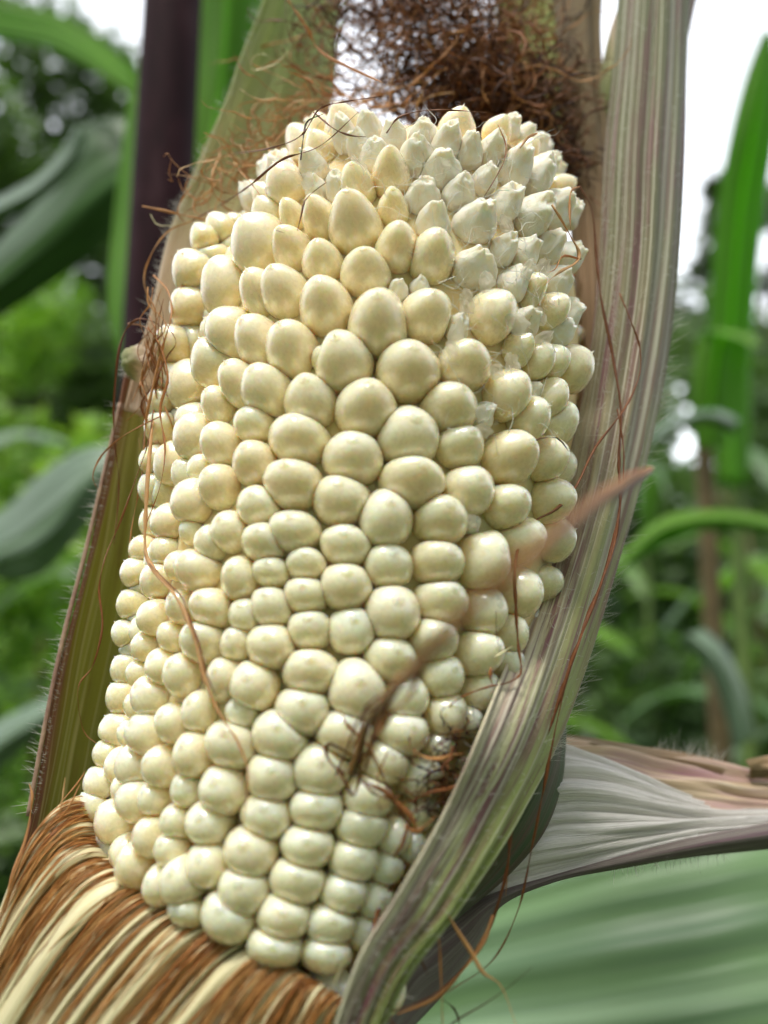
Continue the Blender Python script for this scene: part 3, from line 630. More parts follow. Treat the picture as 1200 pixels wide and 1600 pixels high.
ct['label'] = 'brown rolled edge of the torn husk'
cb = sheet('torn_husk', [[(1165, 1188, .131), (1172, 1200, .129), (1168, 1215, .130)], [(1200, 1180, .132), (1205, 1196, .130), (1202, 1212, .131)], [(1250, 1176, .134), (1250, 1196, .131), (1250, 1220, .132)]], H_TAN, EAR, nu=12, nv=16, wr=.0015, seed=12)
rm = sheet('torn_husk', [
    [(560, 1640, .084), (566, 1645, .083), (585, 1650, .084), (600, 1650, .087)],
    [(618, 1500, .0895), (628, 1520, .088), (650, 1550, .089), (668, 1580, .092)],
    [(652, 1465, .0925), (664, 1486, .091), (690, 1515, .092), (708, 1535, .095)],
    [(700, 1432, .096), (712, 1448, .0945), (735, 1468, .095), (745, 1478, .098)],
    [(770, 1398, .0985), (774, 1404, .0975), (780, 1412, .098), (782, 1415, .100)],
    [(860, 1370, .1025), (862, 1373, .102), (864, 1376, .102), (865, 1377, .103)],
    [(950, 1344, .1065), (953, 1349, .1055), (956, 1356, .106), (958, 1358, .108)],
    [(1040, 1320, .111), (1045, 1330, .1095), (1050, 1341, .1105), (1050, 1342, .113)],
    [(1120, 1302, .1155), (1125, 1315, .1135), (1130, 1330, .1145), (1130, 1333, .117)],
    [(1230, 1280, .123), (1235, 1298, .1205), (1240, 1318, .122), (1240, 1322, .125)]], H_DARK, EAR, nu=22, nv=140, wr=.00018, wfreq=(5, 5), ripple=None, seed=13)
rm['label'] = 'dark grey rolled lower rim of the torn husk'
sh = sheet('shaded_husk_sheath', [
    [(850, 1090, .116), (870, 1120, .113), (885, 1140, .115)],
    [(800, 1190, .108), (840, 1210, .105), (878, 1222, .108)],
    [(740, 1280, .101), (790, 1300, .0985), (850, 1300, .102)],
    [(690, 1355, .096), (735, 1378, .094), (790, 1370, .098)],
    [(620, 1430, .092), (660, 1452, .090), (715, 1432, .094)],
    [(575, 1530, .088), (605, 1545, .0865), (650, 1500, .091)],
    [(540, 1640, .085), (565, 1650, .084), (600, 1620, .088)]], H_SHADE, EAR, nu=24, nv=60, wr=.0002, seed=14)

# ------------------------------------------------------------------ the ear: folded silk bundle at the base
G = [
 [(150, 1245, .104), (118, 1246, .099), (78, 1272, .0955), (38, 1330, .0935), (4, 1420, .0925), (-40, 1560, .092)],
 [(190, 1345, .101), (150, 1330, .0955), (100, 1350, .0925), (44, 1420, .0905), (-6, 1510, .0895), (-70, 1640, .089)],
 [(275, 1405, .096), (232, 1388, .091), (176, 1416, .0880), (106, 1492, .0865), (42, 1584, .086), (-30, 1700, .0855)],
 [(350, 1455, .092), (312, 1436, .0870), (262, 1462, .0845), (196, 1536, .0830), (132, 1620, .0825), (70, 1730, .082)],
 [(425, 1500, .089), (392, 1478, .0842), (350, 1505, .0820), (292, 1575, .0807), (240, 1650, .080), (190, 1750, .080)],
 [(495, 1540, .087), (466, 1518, .0822), (436, 1540, .0803), (394, 1604, .0793), (356, 1672, .079), (320, 1760, .079)],
 [(560, 1585, .086), (540, 1562, .0812), (522, 1580, .0795), (500, 1630, .0787), (480, 1690, .0785), (455, 1780, .0785)]]
GV = [[P(*c) for c in g] for g in G]
def bund(s, t): return cr([cr(g, t) for g in GV], s)
base_rows = [[bund(k/8, t) for k in range(9)] for t in [0, .2, .4, .6, .8, 1]]
def toward(p, d): return p+(CAM-p).normalized()*d
M_BUNDLE = mat_fibre('bundle_bed_skin', [(.3, (.42, .20, .07)), (.42, (.70, .56, .28)), (.6, (.84, .80, .56))], su=60, sv=1.2, trans=.1, bump=.8, bdist=.0006)
bed = sheet('silk_bundle', base_rows, M_BUNDLE, EAR, nu=90, nv=50, wr=.0010, wfreq=(30, 1), seed=20); bed['label'] = 'bundle of folded cream and red brown silk at the foot of the ear'
rb = random.Random(11)
def ribbon(s0, w0, dlift, mat, name, parent, wid_end=1.6, seed=0, drift=0):
    rows = []
    for t in [0, .08, .18, .3, .45, .62, .8, 1]:
        ww = w0*(.45+wid_end*t**.7); sc = s0+drift*t
        a, m, b2 = bund(sc-ww, t), bund(sc, t), bund(sc+ww, t)
        rows.append([toward(a, dlift), toward(m, dlift+.0006), toward(b2, dlift)])
    return sheet(name, rows, mat, parent, nu=10, nv=40, wr=.0002, wfreq=(3, 2), thick=.0001, seed=seed)
rib_s = [.10, .17, .25, .285, .33, .40, .455, .50, .56, .61, .66, .71, .745, .80, .835, .875, .91, .945, .98]
for k, s0 in enumerate(rib_s):
    ribbon(s0+rb.uniform(-.01, .01), rb.choice([.007, .012, .018, .027]), rb.uniform(.0007, .0015), M_SILK_CREAM, 'silk_ribbon', bed, rb.uniform(.6, 1.2), seed=30+k, drift=rb.uniform(-.06, .04))
M_FIB = mat_silk('red_brown_silk', [(.05, (.16, .045, .015)), (.35, (.40, .15, .04)), (.6, (.62, .31, .10)), (.85, (.78, .52, .22)), (1, (.86, .72, .42))], trans=.2, rough=.35)
fb = Strands()
for k in range(560):
    cl = rb.choice([.03, .06, .09, .13, .15, .20, .22, .27, .31, .36, .38, .43, .48, .53, .585, .60, .635, .69, .73, .77, .79, .82, .855, .89, .93, .96, 1.0]); s0 = cl+rb.gauss(0, .010)*(2.6 if rb.random() < .35 else .7); dr = rb.gauss(-.006, .022 if rb.random() < .6 else .06); lift = rb.uniform(.0003, .0021); t0 = rb.uniform(0, .06) if rb.random() < .8 else rb.uniform(.1, .5); t1 = rb.uniform(.75, 1)
    ph = rb.random()*6
    pts = [toward(bund(s0+dr*t+.004*math.sin(ph+t*5), t), lift+.0003*math.sin(ph*2+t*8)) for t in [t0+(t1-t0)*q/7 for q in range(8)]]
    fb.add(pts, rb.uniform(.00004, .00011), flat=.6, sides=4, n=34, taper=(.7, 1, .4), rnd=max(0, min(1, rb.gauss(.42, .2))), fuzz=.2)
fb.build('silk_fibre', M_FIB, bed, True)
# loose tips standing up at the left of the bundle
def strand(pts, r, mat=M_SILK, name='silk', parent=EAR, off=.0006, **kw):
    vs = []
    for q in pts:
        if len(q) == 3: vs.append(P(*q))
        else:
            p, n, t, z, ok = hit(q[0], q[1], -off); vs.append(P(q[0], q[1], z-.0008))
    s = Strands(); s.add(vs, r, **kw); return s.build(name, mat, parent)
strand([(60, 1300, .094), (92, 1270, .094), (100, 1230, .095), (102, 1215, .095)], .00012, M_SILK_TAN)
strand([(70, 1310, .0935), (105, 1265, .0935), (125, 1225, .095)], .00014, M_SILK_TAN)
strand([(46, 1225, .096), (50, 1250, .095), (40, 1310, .094), (15, 1380, .092), (4, 1480, .091), (5, 1560, .09)], .00022, M_SILK_TAN)
strand([(85, 1265, .096), (120, 1225, .097), (133, 1205, .098)], .00010, M_SILK_TAN)

# ------------------------------------------------------------------ the ear: loose silks
D = lambda x, y, off=.001: (x, y)
strand([(285, 395), (290, 430), (275, 470), (262, 520), (250, 590), (240, 650), (233, 720, .103), (228, 800, .100), (227, 860, .098), (242, 893, .0955), (270, 925), (292, 965), (307, 1010), (320, 1060), (343, 1115), (372, 1160), (386, 1200), (386, 1240), (378, 1290)], .00030, M_SILK_TAN, flat=.6)
strand([(233, 880, .0965), (262, 910), (285, 935), (297, 968), (312, 1010), (322, 1050), (338, 1090)], .00014)
strand([(262, 520, .112), (240, 503, .113), (212, 500, .114), (190, 530, .115), (180, 600, .115), (178, 680, .115), (186, 760, .115), (178, 850, .113)], .00020)
strand([(252, 650, .108), (225, 663, .109), (190, 683, .111), (160, 710, .112), (145, 742, .112), (152, 765, .112)], .00014)
strand([(240, 640, .109), (232, 690, .108), (215, 740, .109), (190, 810, .110), (165, 870, .110), (155, 920, .109), (160, 980, .108), (145, 1040, .108), (122, 1075, .108), (130, 1140, .108), (155, 1165, .107)], .00018)
strand([(200, 505, .116), (228, 512, .112), (250, 540, .110), (262, 590, .108), (250, 640, .107), (258, 700, .105), (250, 760, .103), (228, 820, .102)], .00022)
strand([(240, 430, .118), (262, 455, .114), (268, 490, .111), (255, 540, .110), (240, 600, .110), (228, 660, .110), (222, 740, .110), (205, 830, .110), (200, 900, .109)], .00024)
rs = random.Random(21)
for k in range(22):
    x, y = rs.uniform(225, 262), rs.uniform(440, 560); pts = []; dx = rs.uniform(-8, 4)
    for q in range(rs.randint(5, 9)):
        pts.append((x, y, .111+(x-250)*-.00006+rs.uniform(-.0015, .0015))); x = x+dx+rs.gauss(0, 11); x = x+(244-x)*.25; y += rs.uniform(14, 34)
    strand(pts, rs.uniform(.00008, .0002), M_SILK)
# upper left wisps
for pts, r, m in [
    ([(318, 207), (352, 222), (370, 260), (395, 290), (412, 312)], .00013, M_SILK), ([(255, 245), (262, 240), (268, 250), (290, 270), (320, 285), (350, 262)], .00017, M_SILK_TAN),
    ([(268, 248), (264, 270), (270, 284), (262, 280)], .00016, M_SILK_TAN), ([(222, 322), (260, 330), (295, 338), (330, 345)], .00022, M_SILK_TAN), ([(235, 335), (248, 352), (285, 350), (300, 340)], .00010, M_SILK_CREAM),
    ([(300, 290), (282, 315), (278, 335), (292, 350)], .00014, M_SILK_TAN), ([(300, 345), (262, 362), (235, 400), (225, 440), (238, 480), (252, 520)], .00016, M_SILK_TAN),
    ([(345, 240), (332, 270), (330, 300), (312, 298)], .00018, M_SILK_TAN), ([(300, 345), (345, 320), (390, 290), (440, 250), (500, 228), (560, 175)], .00018, M_SILK),
    ([(365, 240), (420, 232), (470, 212), (500, 170), (545, 158), (600, 150)], .00016, M_SILK), ([(450, 0), (480, 45), (500, 80), (545, 105), (600, 130)], .00034, M_SILK_TAN), ([(445, -10), (448, 40), (460, 75), (478, 78), (490, 60)], .00010, M_SILK),
    ([(450, 80), (430, 100), (395, 110), (395, 90), (415, 85), (432, 100)], .00018, M_SILK_CREAM), ([(490, 175), (520, 200), (545, 211), (572, 214)], .00018, M_SILK_DARK), ([(470, 250), (474, 215), (480, 190), (505, 178)], .00016, M_SILK_DARK),
    ([(604, 208), (622, 184), (655, 174), (700, 172), (760, 176)], .00018, M_SILK_DARK), ([(431, 360), (445, 364)], .00012, M_SILK_DARK), ([(465, 360), (471, 335), (476, 314), (492, 298), (510, 285)], .00014, M_SILK_DARK),
    ([(778, 195), (790, 225), (788, 250), (776, 275), (756, 308)], .00019, M_SILK), ([(840, 208), (825, 215), (812, 232)], .00022, M_SILK_TAN), ([(268, 400), (282, 440), (288, 460), (276, 470)], .0003, M_SILK),
    ([(862, 320), (878, 345), (892, 370), (905, 395), (900, 410), (880, 422), (865, 432), (850, 446)], .00026, M_SILK_TAN), ([(905, 292), (892, 300), (890, 330), (892, 360)], .00022, M_SILK_TAN), ([(908, 405), (880, 400), (868, 420), (855, 426)], .00022, M_SILK_TAN)]:
    f = []
    for q in pts:
        p, n, t, z, ok = hit(q[0], q[1], -.001); f.append((q[0], q[1], (z-.0015) if ok else (.122 if q[0] < 340 else .128 if q[0] < 600 else .118)))
    strand(f, r, m)
# right hand silks
strand([(905, 290, .119), (925, 330, .119), (932, 400, .118), (940, 470, .1155), (958, 560, .1135), (970, 640, .1105), (967, 720, .1075), (968, 800, .105), (946, 890, .1015), (916, 970, .0985), (884, 1060, .0955), (858, 1140, .094), (822, 1200, .092), (800, 1290, .090), (790, 1370, .089), (755, 1470, .088), (690, 1545, .085), (620, 1578, .082), (540, 1592, .080), (470, 1640, .079)], .00030, M_SILK, flat=.5)
strand([(965, 640, .110), (975, 720, .107), (962, 840, .103), (930, 940, .099), (895, 1030, .096), (872, 1120, .0945), (850, 1230, .093), (830, 1330, .092), (810, 1420, .091), (770, 1500, .089), (700, 1550, .086)], .00022, M_SILK)
strand([(860, 1140, .095), (835, 1180, .093), (790, 1270, .092), (798, 1310, .092), (790, 1400, .091)], .00018, M_SILK_TAN)
strand([(968, 458, .1135), (985, 500, .1125), (1000, 545, .1125), (998, 590, .1115), (975, 640, .1085), (930, 700, .104), (900, 760, .1015), (870, 795, .099), (835, 815, .0965), (812, 850, .0945), (804, 890, .094), (806, 950, .093), (810, 1010, .0915), (814, 1050, .0905), (795, 1066, .090), (760, 1074, .0885), (720, 1090, .0865), (697, 1112, .0865), (697, 1140, .087), (706, 1165, .088)], .00022, M_SILK, flat=.5)
strand([(830, 692), (845, 685), (870, 684), (885, 700), (888, 706)], .00012, M_SILK_DARK)
strand([(775, 955), (776, 990), (779, 1010)], .00012, M_SILK_DARK)
strand([(742, 1040, .089), (760, 1032, .089), (785, 1020, .089), (800, 1010, .090)], .00016, M_SILK_CREAM)
# blurred silk close to the lens
for dx, dy, r, e in [(0, 0, .00038, 0), (6, -9, .00026, 8), (-5, 12, .00024, -6), (2, 4, .00034, 3)]:
    strand([(1018, 733+dy*.3, .078), (985, 750+dy, .068), (930, 785+dy, .054), (850, 850+dy, .043), (770, 920+dy, .040), (700, 985+dy, .043), (650, 1040+dy, .054), (605, 1085+dy+e, .063), (572+dx*2, 1130+e, .073), (556+dx*3, 1180+e, .079), (545+dx*4, 1210, .081)], r, M_SILK, flat=.6, taper=(.7, 1, .6), twist=1)
strand([(655, 1040, .062), (630, 1065, .065), (590, 1090, .07), (570, 1110, .075), (562, 1145, .079), (540, 1190, .081)], .00022)
strand([(660, 1045, .062), (640, 1085, .066), (600, 1130, .072), (568, 1185, .079), (558, 1230, .081), (545, 1246, .081)], .00026)
strand([(700, 985, .056), (648, 1045, .061), (600, 1115, .071), (580, 1165, .079), (550, 1210, .081)], .0002)
# knot of silks low on the cob
for pts, r in [([(532, 1108), (542, 1132), (575, 1165), (598, 1210), (610, 1250), (622, 1275)], .00018), ([(568, 1190), (545, 1178), (520, 1163), (509, 1166), (512, 1185), (525, 1200), (540, 1212)], .00026),
    ([(540, 1212), (528, 1200), (545, 1232), (552, 1245), (560, 1225), (556, 1198)], .0002), ([(560, 1208), (575, 1225), (600, 1235), (618, 1255), (632, 1285)], .0003), ([(565, 1220), (585, 1240), (610, 1248), (628, 1262)], .00026),
    ([(575, 1170), (590, 1200), (612, 1240), (630, 1275), (645, 1300)], .0002), ([(606, 1175), (590, 1215), (600, 1240)], .00014), ([(646, 1172), (665, 1184), (690, 1186), (705, 1180), (725, 1178)], .00024), ([(706, 1165), (704, 1185), (690, 1200), (700, 1230), (680, 1260)], .0002),
    ([(636, 1255), (668, 1240), (705, 1232), (730, 1215)], .00022), ([(615, 1340), (630, 1315), (640, 1280), (655, 1262)], .00026), ([(632, 1290), (650, 1300), (665, 1290), (680, 1275)], .0003), ([(610, 1245), (640, 1275), (652, 1300)], .0003),
    ([(767, 1044), (766, 1058), (772, 1075)], .00022), ([(540, 815), (548, 808), (560, 820), (545, 826), (536, 818)], .00005)]:
    f = []
    for q in pts:
        p, n, t, z, ok = hit(q[0], q[1], -.0008); f.append((q[0], q[1], z-.0014))
    strand(f, r, M_SILK_DARK if r < .00021 else M_SILK)
kn = Strands()
for k in range(90):
    x, y = rs.gauss(705, 22), rs.uniform(1130, 1270); x -= (y-1150)*.35; pts = []; an = rs.uniform(0, 6.3)
    for q in range(6):
        p, n, t, z, ok = hit(x, y, .0); pts.append(P(x, y, z+rs.uniform(-.0018, .0008))); an += rs.gauss(0, .7); x += math.cos(an)*11; y += math.sin(an)*11
    kn.add(pts, rs.uniform(.00005, .00014), n=20, sides=4)
kn.build('silk_tangle', M_SILK_DARK, EAR, True)
# strands hanging below the knot
strand([(655, 1275, .088), (662, 1320, .0855), (672, 1370, .084), (682, 1430, .0825), (688, 1500, .082), (692, 1620, .0815)], .00024)
strand([(650, 1285, .087), (668, 1345, .084), (688, 1405, .0825), (712, 1450, .082), (735, 1485, .082), (755, 1520, .082), (778, 1535, .082), (792, 1560, .082), (812, 1620, .082)], .00022)
strand([(831, 1512, .083), (795, 1542, .083), (755, 1570, .083), (705, 1600, .083), (670, 1640, .083)], .00014, M_SILK_DARK)
strand([(690, 1560, .085), (712, 1580, .085), (722, 1620, .085)], .00012, M_SILK_DARK)
strand([(614, 1338, .086), (628, 1375, .0845), (645, 1430, .083), (655, 1490, .082), (668, 1522, .082)], .00022)
strand([(655, 1300, .086), (622, 1370, .084), (592, 1420, .082), (580, 1480, .081), (584, 1540, .0805), (600, 1580, .080), (640, 1630, .080)], .00024)
strand([(770, 1430, .088), (755, 1470, .0865), (720, 1520, .0845), (680, 1560, .083), (620, 1585, .0815)], .00032)
strand([(545, 1484, .079), (530, 1520, .079), (518, 1545, .079)], .00012, M_SILK_CREAM)
strand([(965, 765, .1045), (985, 750, .106), (1010, 735, .1075)], .0003)

# ------------------------------------------------------------------ the ear: silk mass above the tip
def wander(rg, x, y, d, an, n, step, curl, mat_r, dd=0, pull=None):
    pts = []; k = rg.gauss(0, curl)
    for q in range(n):
        pts.append(P(x, y, d)); k = k*.75+rg.gauss(0, curl); an += k
        if pull is not None: an += math.sin(pull-an)*.12
        x += math.cos(an)*step; y += math.sin(an)*step; d += dd+rg.gauss(0, .0010)
    return pts
rg = random.Random(77); mass = Strands(); massd = Strands(); cnt = 0
def zone(rg):
    while True:
        x, y = rg.uniform(490, 890), rg.uniform(-40, 250)
        dens = math.exp(-((x-(700+y*.45))/105)**2-((y-120)/150)**2)
        if y < 60: dens = max(dens, .75*math.exp(-((x-665)/125)**2))
        if y > 175 and x < 800: dens *= .2
        dens += .10
        if x > 790 and y < 40+(x-790)*1.3: dens *= .22
        if rg.random() < dens: return x, y
for k in range(1500):
    x, y = zone(rg); d = .1440+rg.gauss(0, .005); d = max(d, .134)
    pull = rg.choice([-math.pi/2, -math.pi/2+.5, -2.1, .1, math.pi, .6]); 
    pts = wander(rg, x, y, d, rg.uniform(0, 6.3), rg.randint(6, 15), rg.uniform(10, 19), .30, None, 0, pull); r = rg.uniform(.00007, .00024)*(1 if rg.random() < .9 else 1.5)
    if k < 40:
        s = Strands(); s.add(pts, r, jit=.0002); s.build('silk', M_SILK, EAR)
    else: (massd if rg.random() < .35 else mass).add(pts, r, jit=.0002, sides=4)
# darkest clump leaning right behind the tip
for k in range(480):
    t = rg.random(); x = 660+t*215+rg.gauss(0, 15); y = 135+t*t*130+rg.gauss(0, 24); d = .1405+rg.gauss(0, .003)
    massd.add(wander(rg, x, y, d, .6+rg.gauss(0, .9), rg.randint(6, 10), 13, .3, None), rg.uniform(.00014, .0003), jit=.0002, sides=4)
mass.build('silk_mass', M_SILK, EAR, True); massd.build('silk_mass', M_SILK_DARK, EAR, True)
# arcs along the shoulder
tan = Strands()
for k in range(120):
    t = rg.random(); x = 500-t*175+rg.gauss(0, 20); y = 150+t*170+rg.gauss(0, 18)
    d = .132+rg.gauss(0, .003)-t*.006
    tan.add(wander(rg, x, y, d, 2.5+rg.gauss(0, 1.0), rg.randint(5, 9), 14, .42, None), rg.uniform(.00007, .00020), jit=.0002, sides=4)
for k in range(45):
    x = rg.uniform(420, 700); y = 162+rg.gauss(0, 12)-(x-480)*.02
    tan.add(wander(rg, x, y, .133+rg.gauss(0, .002), rg.choice([0, math.pi])+rg.gauss(0, .3), 8, 15, .25, None), rg.uniform(.00010, .0002), jit=.0002, sides=4)
tan.build('silk_wisps', M_SILK_TAN, EAR, True)

# ------------------------------------------------------------------ the ear: fine hairs on the husk edges
hr = Strands()
def hairs(edge, out, n, L, spread=.5):
    ed = [P(*e) for e in edge]
    for k in range(n):
        t = rg.random(); p = cr(ed, t); ta = (cr(ed, min(1, t+.02))-cr(ed, max(0, t-.02))).normalized()
        o = RT*out[0]+UPV*out[1]; d = (o+Vector((rg.gauss(0, spread*.6), rg.gauss(0, spread), rg.gauss(0, spread*.6)))).normalized(); l = L*rg.uniform(.35, 1.3)
        p = p-d*.001; b = (UPV*rg.uniform(-.1, .5)+RT*rg.uniform(-.2, .2))*l*.35
        hr.add([p, p+d*l*.5+b*.3, p+d*l+b], rg.uniform(.000018, .00004), sides=3, n=5, taper=(1, 1, .2), fuzz=0)
hairs([(1062, 400, .129), (1042, 560, .125), (1003, 740, .119), (950, 925, .113), (884, 1120, .106), (850, 1190, .103)], (1, .3), 420, .0035)
hairs([(1080, 0, .142), (1076, 200, .136), (1062, 400, .129)], (1, .2), 60, .0022)
hairs([(188, 630, .123), (163, 740, .120), (135, 860, .117), (99, 1000, .113), (72, 1130, .110), (46, 1270, .107)], (-1, .2), 300, .0028)
hairs([(212, 550, .124), (262, 370, .131), (298, 285, .135), (370, 110, .143), (420, -40, .150)], (-1, .4), 260, .0024)
hairs([(194, 556, .118), (194, 590, .118)], (-1, .1), 90, .0016)
hairs([(1020, 1172, .130), (1080, 1180, .132), (1130, 1192, .134)], (.3, 1), 120, .0036)
hairs([(950, 1358, .106), (1050, 1341, .1105), (1130, 1333, .117)], (.1, -1), 90, .0026)
hairs([(940, 300, .128), (960, 500, .118), (900, 800, .106), (800, 1100, .097)], (-.2, .6), 160, .002, .8)
for k in range(1500):
    v_ = rg.random()**.8; j_ = int(v_*160); i_ = rg.randint(2, 54); mv = main.data.vertices[j_*57+i_]; p = main.matrix_world @ mv.co; n = (CAM-p).normalized()
    d = (n*rg.uniform(.3, 1)+UPV*rg.uniform(-.2, 1)+RT*rg.gauss(0, .5)).normalized(); l = rg.uniform(.0006, .0022)
    hr.add([p, p+d*l*.5, p+d*l+Vector((rg.gauss(0, l*.2), 0, rg.gauss(0, l*.2)))], rg.uniform(.000016, .000032), sides=3, n=4, taper=(1, 1, .2), fuzz=0)
hr.build('husk_hair', M_HAIR, EAR, True)
rim = Strands()
rim.add([P(*q) for q in [(44, 1275, .1068), (71, 1130, .1098), (98, 1000, .1128), (134, 860, .1168), (162, 740, .1198), (187, 630, .1228)]], .0005, flat=.6, sides=8, taper=(1, 1, .8), twist=0, fuzz=.1)
rim.build('husk_rim', H_RIM, EAR)

# ------------------------------------------------------------------ nearby stalk with its leaves
M_STALK = mat_noise('dark_purple_stalk', [(.3, (.010, .003, .005)), (.55, (.024, .007, .011)), (.8, (.055, .026, .032))], 120, .75, .3, .001, map=(1, 1, .3), spec=.1)
M_LEAF = mat_green('maize_leaf', (.07, .15, .03), (.11, .22, .04), (.15, .28, .06), trans=.45)
M_LEAF_B = mat_green('bright_maize_leaf', (.11, .24, .03), (.16, .32, .04), (.22, .38, .07), trans=.55, rough=.6, spec=.2)
M_LEAF_TALL = mat_green('tall_maize_leaf', (.12, .27, .03), (.17, .35, .045), (.22, .42, .07), trans=.55, rough=.55, spec=.25)
M_LEAF_D = mat_green('dark_maize_leaf', (.04, .09, .03), (.06, .13, .035), (.08, .17, .05), trans=.3)
M_LEAF_G = mat_green('glaucous_maize_leaf', (.10, .16, .10), (.16, .24, .16), (.24, .32, .24), trans=.25, rough=.35)
M_LEAF_BIG = mat_green('broad_leaf_blade', (.085, .16, .07), (.12, .21, .10), (.18, .27, .15), trans=.2, rough=.35, su=30, sv=.5, tmul=(1, 1.2, .8), stripes=(9, (.17, .29, .13)))
M_TANSTALK = mat_noise('tan_stalk', [(.3, (.08, .06, .028)), (.7, (.15, .11, .05))], 60, .7, .3, .001)
M_GSTALK = mat_noise('green_stalk', [(.3, (.07, .12, .03)), (.7, (.13, .20, .05))], 40, .6, .3, .001)
def tube(pts, radii, mat, name, parent, sides=20, seg=60):
    V, Fc, U = [], [], []
    for j in range(seg+1):
        t = j/seg; p = cr(pts, t); q = (cr(pts, min(1, t+.01))-cr(pts, max(0, t-.01))).normalized()
        x = q.cross(Vector((0, 1, 0.01))).normalized(); y = q.cross(x); r = interp(radii, t)
        for i in range(sides):
            a = 2*math.pi*i/sides; V.append(p+(x*math.cos(a)+y*math.sin(a))*r); U.append((i/sides, t))
    Fc = [(j*sides+i, j*sides+(i+1) % sides, (j+1)*sides+(i+1) % sides, (j+1)*sides+i) for j in range(seg) for i in range(sides)]
    Fc.append(tuple(range(sides))[::-1]); Fc.append(tuple(seg*sides+i for i in range(sides)))
    return mesh_obj(name, V, Fc, mat, parent, U)
sb = P(262, 1064, .27); sb = Vector((sb.x, sb.y, 0)); stp = P(272, -60, .29)
NEAR = thing('maize_plant', 'maize plant with a thick dark purple stalk rising just behind the ear on the left', 'maize plant', sb)
s1 = P(250, 430, .28)
nr = [(0, .016), (.43, .0125), (.445, .0150), (.46, .0125), (.735, .0105), (.75, .0128), (.765, .0108), (1, .0105)]
tube([sb, lerp(sb, P(262, 150, .285), .5), P(262, 150, .285), P(262, 150, .285)+(P(262, 150, .285)-sb)*.5], [(0, .016), (.5, .0108), (.7, .0104), (1, .0106)], M_STALK, 'stalk', NEAR, 28, 140)
sheet('leaf', [[(300, -60, .36), (360, -60, .34), (430, -60, .36)], [(305, 80, .36), (350, 80, .34), (420, 90, .36)], [(300, 200, .35), (335, 200, .34), (395, 210, .35)], [(285, 330, .34), (310, 340, .33), (350, 350, .34)], [(262, 450, .32), (280, 460, .31), (300, 470, .32)]], M_LEAF_B, NEAR, wr=.002)
sheet('leaf', [[(430, -80, .40), (490, -80, .38), (548, -80, .40)], [(425, 60, .40), (480, 60, .38), (530, 60, .40)], [(410, 200, .39), (460, 200, .37), (505, 210, .39)], [(380, 360, .38), (420, 360, .36), (455, 365, .38)], [(330, 560, .35), (350, 560, .34), (370, 560, .35)]], M_LEAF_TALL, NEAR, wr=.002, seed=44)
sheet('leaf', [[(205, 150, .36), (225, 150, .34), (250, 150, .34)], [(190, 260, .36), (215, 260, .34), (245, 260, .34)], [(178, 360, .36), (208, 360, .34), (245, 370, .34)], [(168, 460, .35), (205, 460, .33), (240, 470, .33)], [(178, 530, .34), (205, 545, .33), (230, 550, .33)], [(200, 620, .34), (210, 630, .33), (222, 635, .33)]], M_LEAF_B, NEAR, wr=.002, seed=41)
sheet('leaf', [[(260, 1900, .27), (270, 1840, .26), (285, 1780, .27)], [(480, 1820, .225), (480, 1700, .23), (460, 1560, .25)], [(700, 1830, .19), (700, 1620, .205), (690, 1440, .225)], [(900, 1840, .175), (900, 1590, .19), (890, 1370, .21)], [(1080, 1820, .17), (1080, 1560, .185), (1070, 1330, .205)], [(1260, 1790, .17), (1260, 1530, .185), (1260, 1300, .205)], [(1500, 1700, .18), (1500, 1540, .19), (1500, 1340, .21)], [(1750, 1650, .2), (1750, 1600, .2), (1750, 1500, .21)]], M_LEAF_BIG, NEAR, nu=40, nv=60, wr=.002, seed=42)['label'] = 'broad pale striped leaf under the torn husk'

# ------------------------------------------------------------------ other plants
def bladegeo(base, heading, length, width, rise, droop, rg, n=22, m=6):
    """maize blade: rises from the stalk, arches over and hangs, with a keel and wavy edges"""
    V, U, Fc = [], [], []; h = Vector((math.cos(heading), math.sin(heading), 0)); side = Vector((-h.y, h.x, 0)); p = base.copy(); an = rise; ph = rg.random()*9; tw = rg.uniform(-.6, .6)
    for j in range(n+1):
        t = j/n; an = rise-(rise+droop)*t**1.35; d = h*math.cos(an)+Vector((0, 0, math.sin(an)))
        if j: p = p+d*(length/n)
        nrm = side.cross(d); nrm.normalize(); s2 = side*math.cos(tw*t)+nrm*math.sin(tw*t); n2 = nrm*math.cos(tw*t)-side*math.sin(tw*t)
        wd = width*(.55+.9*t-0.2*t*t if t < .3 else (1-((t-.3)/.7)**2.2)*.80+.01)
        for i in range(m+1):
            u = i/m*2-1; z = abs(u)*wd*.35+math.sin(t*22+ph+u)*wd*.12*abs(u)
            V.append(p+s2*(u*wd*.5)+n2*-z*-1); U.append((i/m, t))
    W = m+1
    Fc = [(j*W+i, j*W+i+1, (j+1)*W+i+1, (j+1)*W+i) for j in range(n) for i in range(m)]
    return V, Fc, U
